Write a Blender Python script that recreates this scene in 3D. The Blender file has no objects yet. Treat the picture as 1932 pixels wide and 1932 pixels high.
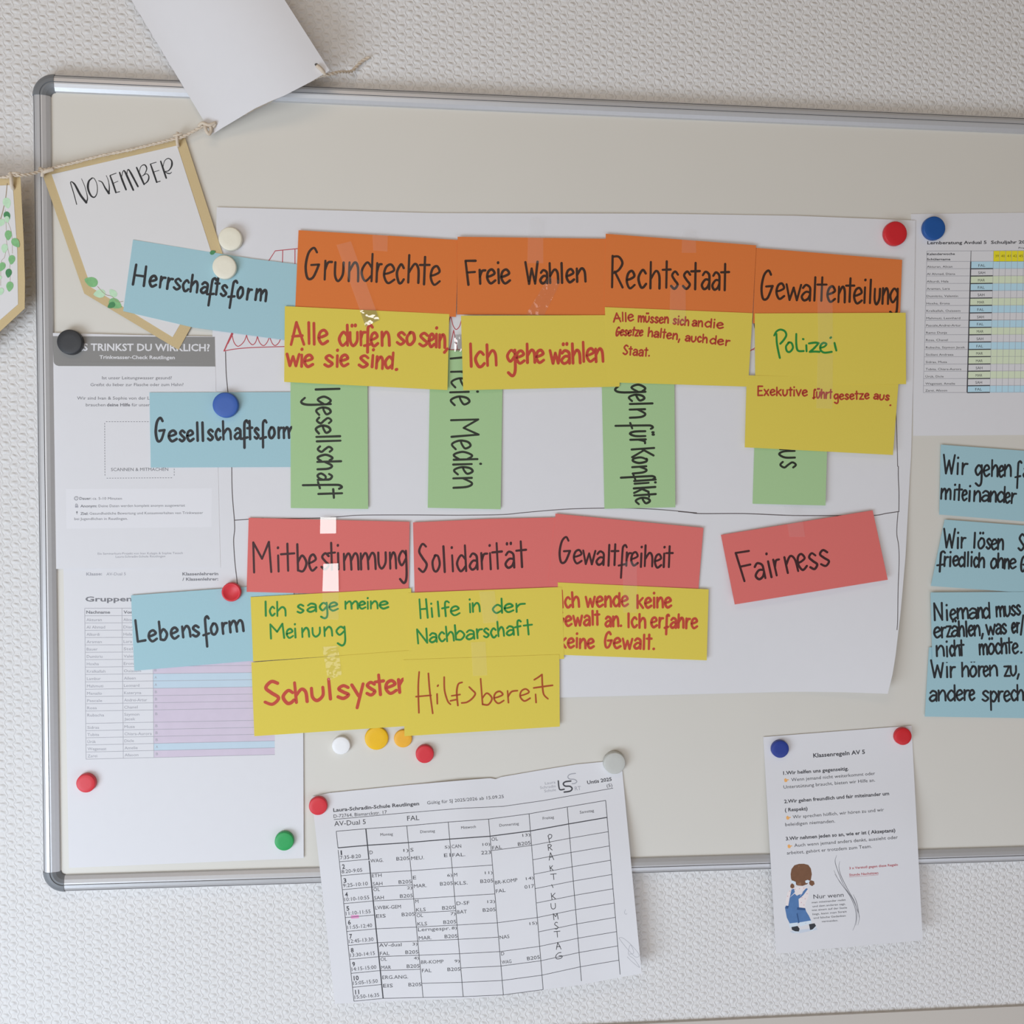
import bpy, math, random
from mathutils import Vector, Matrix
random.seed(7)
PI = math.pi
COL = bpy.context.scene.collection
SC = bpy.context.scene

# ------------------------------------------------------------------ camera
# wall plane is y = 0, x to the right along the wall, z up, the room is at y < 0
F = 1935.0
Xc = Vector((19468, 80, F)).normalized()
Dc = Vector((-355, 39623, F)); Dc = (Dc - Xc * Dc.dot(Xc)).normalized()
Nc = Xc.cross(Dc)
def c2w(v): return Vector((Xc.dot(v), Nc.dot(v), -Dc.dot(v)))
RIGHT, DOWN, FWD = c2w(Vector((1, 0, 0))), c2w(Vector((0, 1, 0))), c2w(Vector((0, 0, 1)))
CAM = Vector((0, -0.012, 1.5)) - FWD * 1.32
cam = bpy.data.cameras.new('camera'); cam.sensor_width = 36; cam.lens = 36 * F / 1932; cam.clip_start = .01
co = bpy.data.objects.new('camera', cam); COL.objects.link(co)
co.matrix_world = Matrix(((RIGHT.x, -DOWN.x, -FWD.x, CAM.x), (RIGHT.y, -DOWN.y, -FWD.y, CAM.y), (RIGHT.z, -DOWN.z, -FWD.z, CAM.z), (0, 0, 0, 1)))
SC.camera = co

# ------------------------------------------------------------------ light
w = bpy.data.worlds.new('world'); SC.world = w; w.use_nodes = True
w.node_tree.nodes['Background'].inputs[0].default_value = (1.0, .825, .65, 1)
w.node_tree.nodes['Background'].inputs[1].default_value = .16
def area(name, loc, target, sx, sy, watts, col):
    l = bpy.data.lights.new(name, 'AREA'); l.shape = 'RECTANGLE'; l.size = sx; l.size_y = sy; l.energy = watts; l.color = col
    o = bpy.data.objects.new(name, l); COL.objects.link(o); o.location = loc
    o.rotation_euler = (Vector(target) - Vector(loc)).to_track_quat('-Z', 'Y').to_euler()
area('side_window_daylight', (-1.6, -1.5, .4), (-.15, 0, 1.25), 1.3, 1.0, 34, (.717, .837, .984))
area('rear_window_daylight', (-1.25, -3.9, 1.35), (-.1, 0, 1.4), 2.7, 2.0, 40, (1, 1, 1))
area('warm_top_fill', (-.6, -1.6, 2.85), (-.2, 0, 2.0), 1.2, .3, 3.7, (1, .78, .58))  # added fill light that warms the upper wall, no known lamp
area('low_right_fill', (.7, -1.2, .25), (.5, 0, 1.0), 1.6, .8, 6, (.75, .82, .98))  # added cool fill light, brightens the lower right of the wall
vs = SC.view_settings
vs.view_transform = 'Standard'; vs.look = 'None'; vs.gamma = 1; vs.exposure = 0.0; vs.use_curve_mapping = False

# ------------------------------------------------------------------ helpers
def at(px, py, h):
    """point of the wall side, h metres in front of the wall, seen at this place of the photograph"""
    d = RIGHT * ((px - 966) / F) + DOWN * ((py - 966) / F) + FWD
    return CAM + d * ((-h - CAM.y) / d.y)
def lin(c):
    c /= 255.0
    return c / 12.92 if c <= .04045 else ((c + .055) / 1.055) ** 2.4
def alb(r, g, b, ref=(205, 203, 206)):
    return tuple(min(.95, .82 * lin(a) / lin(q)) for a, q in zip((r, g, b), ref))
MATS = {}
def mat(name, col, rough=.7, spec=.3, noise=0.0, nscale=300.0, metal=0.0, bump=0.0):
    if name in MATS: return MATS[name]
    m = bpy.data.materials.new(name); m.use_nodes = True
    nt = m.node_tree; b = nt.nodes['Principled BSDF']
    b.inputs['Base Color'].default_value = (*col, 1); b.inputs['Roughness'].default_value = rough
    b.inputs['Specular IOR Level'].default_value = spec; b.inputs['Metallic'].default_value = metal
    if noise or bump:
        tc = nt.nodes.new('ShaderNodeTexCoord'); n = nt.nodes.new('ShaderNodeTexNoise')
        n.inputs['Scale'].default_value = nscale; n.inputs['Detail'].default_value = 3
        nt.links.new(tc.outputs['Object'], n.inputs['Vector'])
        if noise:
            mx = nt.nodes.new('ShaderNodeMix'); mx.data_type = 'RGBA'
            mx.inputs[6].default_value = (*[c * (1 - noise) for c in col], 1); mx.inputs[7].default_value = (*[min(1, c * (1 + noise)) for c in col], 1)
            nt.links.new(n.outputs['Fac'], mx.inputs[0]); nt.links.new(mx.outputs[2], b.inputs['Base Color'])
        if bump:
            bp = nt.nodes.new('ShaderNodeBump'); bp.inputs['Strength'].default_value = .5; bp.inputs['Distance'].default_value = bump
            nt.links.new(n.outputs['Fac'], bp.inputs['Height']); nt.links.new(bp.outputs['Normal'], b.inputs['Normal'])
    MATS[name] = m
    return m
def tag(o, label=None, cat=None, group=None, kind=None):
    for k, v in (('label', label), ('category', cat), ('group', group), ('kind', kind)):
        if v: o[k] = v
    return o
def empty(name, loc):
    o = bpy.data.objects.new(name, None); COL.objects.link(o); o.location = loc; o.empty_display_size = .02
    return o
class MB:
    def __init__(s): s.v, s.f, s.m = [], [], []
    def add(s, vs_, fs, mi=0):
        n = len(s.v); s.v += [Vector(p) for p in vs_]
        for f in fs: s.f.append([i + n for i in f]); s.m.append(mi)
    def box(s, a, b, mi=0):
        x0, y0, z0 = a; x1, y1, z1 = b
        s.add([(x0, y0, z0), (x1, y0, z0), (x1, y1, z0), (x0, y1, z0), (x0, y0, z1), (x1, y0, z1), (x1, y1, z1), (x0, y1, z1)],
              [(0, 3, 2, 1), (4, 5, 6, 7), (0, 1, 5, 4), (1, 2, 6, 5), (2, 3, 7, 6), (3, 0, 4, 7)], mi)
    def tube(s, pts, r, k=8, mi=0):
        pts = [Vector(p) for p in pts]; n = len(pts); vv, ff = [], []
        for i, p in enumerate(pts):
            d = (pts[min(i + 1, n - 1)] - pts[max(i - 1, 0)]).normalized()
            a = d.cross(Vector((0, 1, 0)));  a = a.normalized() if a.length > 1e-4 else Vector((1, 0, 0))
            b = d.cross(a).normalized()
            rr = r[i] if isinstance(r, (list, tuple)) else r
            for j in range(k):
                t = 2 * PI * j / k; vv.append(p + (a * math.cos(t) + b * math.sin(t)) * rr)
        for i in range(n - 1):
            for j in range(k):
                q = (j + 1) % k; ff.append((i * k + j, i * k + q, (i + 1) * k + q, (i + 1) * k + j))
        ff.append(tuple(range(k))[::-1]); ff.append(tuple((n - 1) * k + j for j in range(k)))
        s.add(vv, ff, mi)
    def build(s, name, mats, parent=None, origin=None, smooth=True):
        if not isinstance(mats, (list, tuple)): mats = [mats]
        if parent is not None: origin = Vector(parent['o_'])
        if origin is None:
            lo = [min(p[i] for p in s.v) for i in range(3)]; hi = [max(p[i] for p in s.v) for i in range(3)]
            origin = Vector([(a + b) / 2 for a, b in zip(lo, hi)])
        me = bpy.data.meshes.new(name); me.from_pydata([p - origin for p in s.v], [], s.f)
        for m in mats: me.materials.append(m)
        me.polygons.foreach_set('material_index', s.m)
        me.polygons.foreach_set('use_smooth', [smooth] * len(s.f)); me.update()
        o = bpy.data.objects.new(name, me); COL.objects.link(o)
        o['o_'] = tuple(origin)
        if parent is None: o.location = origin
        else: o.parent = parent
        return o
def root(name, loc):
    o = empty(name, loc); o['o_'] = tuple(loc); return o

# --- measuring windows: local reading (x, y) of a magnified piece -> photograph
def Z(ox, oy, s=4.025): return lambda x, y: (ox + x / s, oy + y / s)
zA, zB, zC, zD, zE, zF = Z(400, 400), Z(820, 400), Z(1240, 400), Z(420, 900), Z(840, 900), Z(1280, 900)
zG, zH, zJ, z1, z2 = Z(0, 420), Z(0, 860), Z(0, 1300), Z(0, 0), Z(400, 0)
zL, zI, zM, zT, zU, zK, zP = Z(1692, 380), Z(1692, 820, 3.45), Z(560, 1340, 2.841), Z(600, 1500, 4.6), Z(900, 1420), Z(1400, 1360, 4.2), Z(0, 300, 4.6)
g1, g2, g3, g4 = Z(530, 700, 7.156), Z(790, 640, 5.855), Z(1130, 700, 7.156), Z(1400, 840, 10.733)
zI_ = lambda x, y: (x, y)
def zz(z, s):
    """'x,y x,y' in window z -> list of photograph points"""
    return [z(*map(float, p.split(','))) for p in s.split()]

# --- sheets of paper
def resample(poly, ts):
    L = [0]
    for a, b in zip(poly, poly[1:]): L.append(L[-1] + math.hypot(b[0] - a[0], b[1] - a[1]))
    out = []
    for t in ts:
        d = t * L[-1]; i = 0
        while i < len(L) - 2 and L[i + 1] < d: i += 1
        k = (d - L[i]) / max(1e-9, L[i + 1] - L[i])
        out.append((poly[i][0] + (poly[i + 1][0] - poly[i][0]) * k, poly[i][1] + (poly[i + 1][1] - poly[i][1]) * k))
    return out
def knots(poly):
    L = [0]
    for a, b in zip(poly, poly[1:]): L.append(L[-1] + math.hypot(b[0] - a[0], b[1] - a[1]))
    return [l / L[-1] for l in L]
def ruled(A, B, n, m, hf, th):
    """a thin solid sheet between two edges A and B (photograph points), hf gives its distance from the wall"""
    ts = sorted(set([round(i / n, 5) for i in range(n + 1)] + [round(k, 5) for k in knots(A) + knots(B)]))
    a, b = resample(A, ts), resample(B, ts); N = len(ts); M = m + 1
    px = [[(p[0] + (q[0] - p[0]) * j / m, p[1] + (q[1] - p[1]) * j / m) for j in range(M)] for p, q in zip(a, b)]
    mb = MB()
    top = [at(*p, hf(*p)) for r in px for p in r]; bot = [Vector((p.x, p.y + th, p.z)) for p in top]
    g = [(i * M + j, i * M + j + 1, (i + 1) * M + j + 1, (i + 1) * M + j) for i in range(N - 1) for j in range(m)]
    p0, p1, p2 = (top[k] for k in g[len(g) // 2][:3])
    if (p1 - p0).cross(p2 - p1).y > 0: g = [q[::-1] for q in g]
    mb.add(top, g); mb.add(bot, [q[::-1] for q in g])
    loop = [j for j in range(M)] + [i * M + m for i in range(1, N)] + [(N - 1) * M + j for j in range(m - 1, -1, -1)] + [i * M for i in range(N - 2, 0, -1)]
    K = len(loop)
    for k in range(K):
        i, j = loop[k], loop[(k + 1) % K]
        mb.add([top[i], top[j], bot[j], bot[i]], [(0, 1, 2, 3)])
    return mb
def flat(corners, base, lift=(0, 0, 0, 0), bow=0.0, bowv=0.0):
    (x0, y0), (x1, y1), _, (x3, y3) = corners
    ux, uy, vx, vy = x1 - x0, y1 - y0, x3 - x0, y3 - y0; D = ux * vy - uy * vx
    def hf(px, py):
        u = ((px - x0) * vy - (py - y0) * vx) / D; v = (ux * (py - y0) - uy * (px - x0)) / D
        u = min(1.1, max(-.1, u)); v = min(1.1, max(-.1, v))
        return base + lift[0] * (1 - u) * (1 - v) + lift[1] * u * (1 - v) + lift[2] * u * v + lift[3] * (1 - u) * v + bow * 4 * u * (1 - u) + bowv * 4 * v * (1 - v)
    return hf
class Sheet: pass
def paper(name, m, top, bot, hf, label, cat, group=None, n=10, k=8, th=.0003, parent=None):
    s = Sheet(); s.hf = hf
    s.o = ruled(top, bot, n, k, hf, th).build(name, m, parent)
    if parent is None: tag(s.o, label, cat, group)
    return s
def card(m, top, bot, base, label, group='handwritten paper cards', lift=(0, 0, 0, 0), bow=0.0, bowv=0.0):
    c = (top[0], top[-1], bot[-1], bot[0])
    return paper('paper_card', m, top, bot, flat(c, base, lift, bow, bowv), label, 'card', group)

# --- pen strokes (flat ribbons of ink lying on a sheet)
EPS = .00012
def smooth_path(pts, sub=6):
    if len(pts) < 3: return [tuple(p) for p in pts]
    out = []; n = len(pts)
    for i in range(n - 1):
        p0, p1, p2, p3 = pts[max(i - 1, 0)], pts[i], pts[i + 1], pts[min(i + 2, n - 1)]
        for k in range(sub):
            t = k / sub
            out.append(tuple(.5 * (2 * p1[d] + (p2[d] - p0[d]) * t + (2 * p0[d] - 5 * p1[d] + 4 * p2[d] - p3[d]) * t * t + (3 * p1[d] - p0[d] - 3 * p2[d] + p3[d]) * t ** 3) for d in (0, 1)))
    out.append(tuple(pts[-1]))
    return out
def ribbon(mb, pts, wd, hf, mi=0, sm=True, e=None, caps=True):
    """wd: width in photograph pixels, a number or one per point"""
    P = smooth_path(pts) if sm else [tuple(p) for p in pts]
    Q = [P[0]]
    for p in P[1:]:
        if math.hypot(p[0] - Q[-1][0], p[1] - Q[-1][1]) > .05: Q.append(p)
    if len(Q) < 2: Q.append((Q[0][0] + .2, Q[0][1] + .2))
    ribbon.c = (ribbon.c + 1) % 97
    e = (EPS if e is None else e) + ribbon.c * 2.5e-7
    n = len(Q); L, R = [], []
    ww = wd if isinstance(wd, (list, tuple)) else [wd]
    for i, p in enumerate(Q):
        a, b = Q[max(i - 1, 0)], Q[min(i + 1, n - 1)]
        dx, dy = b[0] - a[0], b[1] - a[1]; l = math.hypot(dx, dy) or 1
        t = i / (n - 1) * (len(ww) - 1); k = min(int(t), max(len(ww) - 2, 0)); hw_ = (ww[k] + (ww[min(k + 1, len(ww) - 1)] - ww[k]) * (t - k)) / 2
        nx, ny = -dy / l * hw_, dx / l * hw_
        L.append((p[0] + nx, p[1] + ny)); R.append((p[0] - nx, p[1] - ny))
    W = lambda p: at(p[0], p[1], hf(p[0], p[1]) + e)
    mb.add([W(p) for p in L] + [W(p) for p in R], [(i, i + 1, n + i + 1, n + i) for i in range(n - 1)], mi)
    if caps:
        for c, l_, q, sg in ((Q[0], L[0], Q[1], -1), (Q[-1], L[-1], Q[-2], -1)):
            r = math.hypot(l_[0] - c[0], l_[1] - c[1])
            if r < .6: continue
            a0 = math.atan2(c[1] - q[1], c[0] - q[0])
            ring = [(c[0] + r * math.cos(a0 + t), c[1] + r * math.sin(a0 + t)) for t in [(-.5 + j / 6) * PI for j in range(7)]]
            mb.add([W(p) for p in ring], [tuple(range(7))], mi)
ribbon.c = 0
def poly(mb, pts, hf, mi=0, e=EPS):
    mb.add([at(x, y, hf(x, y) + e) for x, y in pts], [tuple(range(len(pts)))], mi)
def quad_fill(mb, a, b, c, d, hf, mi=0, e=EPS, n=8):
    """a b on top, d c below; split so that it follows a curved sheet"""
    for i in range(n):
        s, t = i / n, (i + 1) / n
        q = lambda p, r, k: (p[0] + (r[0] - p[0]) * k, p[1] + (r[1] - p[1]) * k)
        poly(mb, [q(a, b, s), q(a, b, t), q(d, c, t), q(d, c, s)], hf, mi, e)

# --- one-line hand alphabet: y 0 base, 1 x-height, 2 ascender or capital height, -1 descender
GL = {
 'a': '.15,.8 .45,1 .85,.85 .9,.5 .9,0;.9,.52 .45,.55 .06,.25 .3,0 .7,.12 .9,.38',
 'o2': '.9,.85 .5,1 .08,.5 .4,0 .85,.4 .9,.95 .92,.3 1,0',
 'b': '.1,2 .1,.04;.1,.55 .55,.97 .95,.5 .6,.0 .1,.06', 'c': '.9,.8 .55,1 .1,.55 .35,.04 .65,0 .95,.2',
 'd': '.92,2 .92,0;.92,.7 .5,1 .06,.5 .38,0 .92,.32', 'e': '.1,.48 .5,.55 .9,.72 .62,1 .2,.85 .05,.4 .4,0 .95,.2',
 'f': '.98,1.7 .8,2 .55,1.75 .48,1 .42,-1;.08,.0 .85,.12', 'ƒ': '.95,1.75 .7,2 .45,1.6 .42,0;.05,.9 .85,.98',
 'g': '.9,.75 .5,1 .08,.55 .38,.1 .86,.5;.9,1 .9,-.55 .6,-1 .15,-.75',
 'h': '.1,2 .1,0;.1,.5 .55,1 .86,.75 .9,0', 'i': '.5,1 .5,0;.5,1.5 .53,1.56', 'j': '.7,1 .6,-.8 .1,-.9',
 'k': '.1,2 .1,0;.9,1.05 .12,.45;.3,.6 .92,0', 'l': '.5,2 .5,0', 'm': '.05,1 .05,0;.05,.55 .3,1 .46,.8 .5,0;.5,.55 .74,1 .92,.8 .95,0',
 'n': '.1,1 .1,0;.1,.5 .55,1 .86,.75 .92,0', 'o': '.5,1 .12,.6 .2,.1 .55,0 .92,.4 .8,.9 .5,1 .38,.96', 'p': '.1,1 .1,-1;.1,.6 .5,1 .95,.6 .55,0 .1,.2',
 'r': '.2,1 .2,0;.2,.5 .5,.9 .95,.95', 's': '.9,.82 .55,1 .2,.78 .52,.5 .88,.25 .5,0 .1,.16', 't': '.5,2 .5,.0;.02,1.05 .98,1.1',
 'u': '.08,1 .1,.3 .42,0 .85,.35 .9,1', 'v': '.05,1 .5,0;.5,0 .95,1', 'w': '.02,1 .26,0;.26,0 .5,.8;.5,.8 .74,0;.74,0 .98,1',
 'x': '.1,1 .9,0;.9,1 .1,0', 'y': '.05,1 .5,.1;.95,1 .3,-1', 'z': '.1,1 .9,1;.9,1 .1,0;.1,0 .95,0',
 ',': '.7,.1 .2,-.6', '.': '.45,.03 .55,.05', '/': '.9,2 .1,-.3', '-': '.1,.6 .9,.6',
 'A': '.0,0 .45,2;.45,2 1,0;.12,.75 .88,.8', 'E': '.1,2 .1,0;.1,2 .95,2;.1,1 .8,1.05;.1,0 .95,.05', 'F': '.05,2 .22,0;.05,2 .95,1.97;.14,1.02 .85,1.04',
 'G': '.78,1.72 .55,2 .2,1.65 .04,.8 .2,.06 .58,.12 .94,.92;.42,.9 .96,.95', 'H': '.1,2 .05,0;.9,1.95 .92,0;.1,.95 .92,.95',
 'I': '.5,2 .5,0', 'K': '.1,2 .1,0;.92,1.9 .12,.9;.3,1.05 .95,0', 'L': '.1,2 .12,.05;.12,.05 .9,.1', 'M': '.05,2 .05,0;.05,2 .5,.9;.5,.9 .9,2;.9,2 .98,0',
 'N': '.08,2 .08,0;.08,2 .9,0;.9,0 .92,2', 'P': '.12,1.8 .3,-.3;.1,1.6 .4,2 .85,1.75 .7,1.1 .25,.85', 'R': '.1,2 .1,0;.1,1.95 .6,1.95 .9,1.55 .6,1.1 .15,.9;.3,1 .95,0',
 'S': '.92,1.8 .55,2 .18,1.5 .5,1 .9,.5 .5,0 .05,.25', 'T': '.5,2 .5,0;0,2 1,2', 'U': '.08,2 .1,.5 .45,0 .85,.5 .9,2', 'W': '.02,2 .26,0;.26,0 .5,1.4;.5,1.4 .74,0;.74,0 .98,2',
 'Ɛ': '.9,1.7 .5,2 .1,1.5 .5,1 .1,.5 .5,0 .95,.3',
}
DOTS = ';.3,1.5 .31,1.62;.68,1.52 .69,1.64'
for a, b in (('ä', 'a'), ('ö', 'o'), ('ü', 'u')): GL[a] = GL[b] + DOTS
GW = {'i': .32, 'l': .3, 'I': .3, 'm': 1.45, 'w': 1.35, 'W': 1.6, 'M': 1.5, '.': .25, ',': .3, ' ': .55, 't': .65, 'r': .75, 'f': .75, 'ƒ': .8, 'c': .85, 's': .85, 'N': 1.2, 'A': 1.2}
def hand(text, z, base, xh, asc, cap, desc=None, xs=None, slant=0.0, gap=.22, jit=.05):
    """strokes of one hand-written word; base 'x0,y0 x1,y1' and sizes in window z; xs: start and end of every letter along the line"""
    (ax, ay), (bx, by) = zz(z, base)
    s = math.hypot(*[q - p for p, q in zip(z(0, 0), z(1, 0))])
    dx, dy = bx - ax, by - ay; L = math.hypot(dx, dy); ex, ey = dx / L, dy / L; ux, uy = ey, -ex
    xh, asc, cap = xh * s, asc * s, cap * s; desc = (desc * s if desc else xh * .8)
    if xs is None:
        tot = sum(GW.get(c, 1) for c in text) + gap * (len(text) - 1); t = 0; box = []
        for c in text:
            g = GW.get(c, 1); box.append((t / tot * L, (t + g) / tot * L)); t += g + gap
    else:
        v = [float(q) for q in xs.split()]
        vert = abs(dy) > abs(dx)
        f = (lambda q: (z(0, q)[1] - ay) / dy * L) if vert else (lambda q: (z(q, 0)[0] - ax) / dx * L)
        box = [(f(v[2 * i]), f(v[2 * i + 1])) for i in range(len(text))]
    out = []
    for c, (a, b) in zip(text, box):
        if c == ' ': continue
        capital = c.isupper() and c not in 'Ɛ' or c == 'Ɛ'
        jy = random.uniform(-jit, jit) * xh
        for st in GL[c].split(';'):
            P = []
            for q in st.split():
                gx, gy = map(float, q.split(','))
                if capital: Y = gy / 2 * cap
                elif gy > 1.4 and c in 'iäöü': Y = xh + max(.5 * (asc - xh), .46 * xh) + (gy - 1.5) * .6 * xh
                elif gy > 1: Y = xh + (gy - 1) * (asc - xh)
                elif gy < 0: Y = gy * desc
                else: Y = gy * xh
                Y += jy; X = a + gx * (b - a) + slant * Y
                P.append((ax + ex * X + ux * Y, ay + ey * X + uy * Y))
            out.append(P)
    return out
def write(sh, m, width, strokes, name='handwriting', label=None):
    mb = MB()
    for P in strokes:
        if len(P) == 2 and math.hypot(P[1][0] - P[0][0], P[1][1] - P[0][1]) < width * .8: ribbon(mb, P, width * 1.05, sh.hf)
        else: ribbon(mb, P, [width * random.uniform(.85, 1.02), width * random.uniform(.98, 1.1), width * random.uniform(.88, 1.05)], sh.hf)
    o = mb.build(name, m, sh.o, smooth=False)
    if label: o['label'] = label
    return o
# --- printed letters
TXT = {}
def glyphs(text, bold):
    if (text, bold) not in TXT:
        c = bpy.data.curves.new('t', 'FONT'); c.body = text; c.resolution_u = 2; c.offset = .022 if bold else 0.0
        o = bpy.data.objects.new('t', c); m = o.to_mesh()
        V = [(v.co.x, v.co.y) for v in m.vertices]; Fc = [tuple(p.vertices) for p in m.polygons]
        o.to_mesh_clear(); bpy.data.objects.remove(o); bpy.data.curves.remove(c)
        x0 = min(v[0] for v in V); x1 = max(v[0] for v in V)
        TXT[(text, bold)] = ([((x - x0), y) for x, y in V], Fc, x1 - x0)
    return TXT[(text, bold)]
def prt(mb, hf, z, text, x0, y0, x1, y1=None, cap=20.0, bold=False, mi=0, e=EPS):
    """printed line from x0,y0 to x1,y1 (its baseline) in window z, capitals cap high"""
    V, Fc, W = glyphs(text, bold)
    ax, ay = z(x0, y0); bx, by = z(x1, y0 if y1 is None else y1)
    s = abs(z(1, 0)[0] - z(0, 0)[0]); dx, dy = bx - ax, by - ay; L = math.hypot(dx, dy)
    k = cap * s / .69 / L
    out = []
    for x, y in V:
        px, py = ax + dx * x / W + dy * y * k, ay + dy * x / W - dx * y * k
        out.append(at(px, py, hf(px, py) + e))
    mb.add(out, Fc, mi)
def line(mb, hf, z, s, wpx, mi=0, sub=1):
    P = zz(z, s) if isinstance(s, str) else s
    if sub > 1:
        Q = []
        for a, b in zip(P, P[1:]): Q += [(a[0] + (b[0] - a[0]) * i / sub, a[1] + (b[1] - a[1]) * i / sub) for i in range(sub)]
        P = Q + [P[-1]]
    ribbon(mb, P, wpx, hf, mi, sm=False, caps=False)

# ------------------------------------------------------------------ materials
white = mat('paper_white', (.80, .795, .815), .75, .25, .012, 60)
warm_white = mat('paper_warm_white', (.80, .79, .785), .75, .25, .01, 60)
orange = mat('card_orange', alb(197, 108, 55, (200, 198, 200)), .8, .2, .03, 900)
yellow = mat('card_yellow', alb(202, 182, 78, (203, 201, 204)), .8, .2, .03, 900)
redc = mat('card_red', alb(205, 106, 104, (208, 206, 212)), .8, .2, .03, 900)
green = mat('card_green', alb(153, 181, 136), .8, .2, .03, 900)
blue = mat('card_blue', alb(160, 197, 213, (219, 221, 229)), .8, .2, .03, 900)
kraft = mat('kraft_paper', alb(186, 165, 128), .85, .15, .05, 700)
ink = mat('black_marker', (.030, .032, .036), .5, .3)
ink_o = mat('black_marker_on_orange', (.055, .026, .016), .5, .3)
ink_r = mat('black_marker_on_red', (.065, .022, .024), .5, .3)
ink_g = mat('black_marker_on_green', (.030, .036, .024), .5, .3)
red_ink = mat('red_marker', (.60, .075, .042), .55, .3)
red_ink2 = mat('dark_red_marker', (.50, .06, .035), .55, .3)
brown_ink = mat('orange_red_marker', (.45, .085, .02), .55, .3)
green_ink = mat('green_marker', (.028, .27, .05), .5, .3)
thin_red = mat('thin_red_pen', (.55, .09, .11), .6, .3)
thin_black = mat('thin_black_pen', (.12, .10, .10), .6, .3)
print_k = mat('print_black', (.075, .075, .085), .6, .3)
print_g = mat('print_grey', (.22, .22, .24), .6, .3)
print_f = mat('print_faint', (.42, .42, .46), .6, .3)
print_r = mat('print_red', (.55, .16, .18), .6, .3)
alu = mat('aluminium', (.60, .60, .61), .36, .5, .03, 200, .3)
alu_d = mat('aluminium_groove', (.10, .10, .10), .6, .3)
capm = mat('corner_plastic', (.20, .21, .22), .45, .4)
board_m = mat('board_enamel', alb(188, 183, 177, (196, 194, 196)), .38, .35, .012, 14)
twine_m = mat('twine', (.72, .62, .50), .95, .1, .12, 500)

# wallpaper: staggered embossed cells
wm = bpy.data.materials.new('embossed_wallpaper'); wm.use_nodes = True
nt = wm.node_tree; bs = nt.nodes['Principled BSDF']; bs.inputs['Roughness'].default_value = .85; bs.inputs['Specular IOR Level'].default_value = .25
bs.inputs['Base Color'].default_value = (.80, .785, .77, 1)
N = nt.nodes.new; LK = nt.links.new
tc = N('ShaderNodeTexCoord'); nz = N('ShaderNodeTexNoise'); nz.inputs['Scale'].default_value = 55; nz.inputs['Detail'].default_value = 2
LK(tc.outputs['Object'], nz.inputs['Vector'])
sub = N('ShaderNodeVectorMath'); sub.operation = 'SUBTRACT'; sub.inputs[1].default_value = (.5, .5, .5); LK(nz.outputs['Color'], sub.inputs[0])
scl = N('ShaderNodeVectorMath'); scl.operation = 'SCALE'; scl.inputs['Scale'].default_value = .0062; LK(sub.outputs[0], scl.inputs[0])
ad = N('ShaderNodeVectorMath'); ad.operation = 'ADD'; LK(tc.outputs['Object'], ad.inputs[0]); LK(scl.outputs[0], ad.inputs[1])
sx = N('ShaderNodeSeparateXYZ'); LK(ad.outputs[0], sx.inputs[0])
def mth(op, a, b=None):
    n = N('ShaderNodeMath'); n.operation = op
    for i, q in enumerate((a, b)):
        if q is None: continue
        if isinstance(q, (int, float)): n.inputs[i].default_value = q
        else: LK(q, n.inputs[i])
    return n.outputs[0]
cx = mth('COSINE', mth('MULTIPLY', sx.outputs['X'], 2 * PI / .0206)); cz = mth('COSINE', mth('MULTIPLY', sx.outputs['Z'], 2 * PI / .0109))
cell = mth('MULTIPLY', mth('MULTIPLY', cx, mth('POWER', mth('ABSOLUTE', cx), .6)), cz)
ridge = mth('SUBTRACT', 1.0, mth('MINIMUM', mth('MULTIPLY', mth('ABSOLUTE', mth('ADD', cx, mth('MULTIPLY', cz, .38))), 2.8), 1.0))
n2 = N('ShaderNodeTexNoise'); n2.inputs['Scale'].default_value = 260; n2.inputs['Detail'].default_value = 3; LK(tc.outputs['Object'], n2.inputs['Vector'])
hgt = mth('ADD', mth('POWER', mth('MAXIMUM', cell, 0.0), 1.1), mth('ADD', mth('MULTIPLY', n2.outputs['Fac'], .6), mth('MULTIPLY', ridge, .36)))
bp = N('ShaderNodeBump'); bp.inputs['Strength'].default_value = .62; bp.inputs['Distance'].default_value = .0022; LK(hgt, bp.inputs['Height']); LK(bp.outputs['Normal'], bs.inputs['Normal'])

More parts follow.
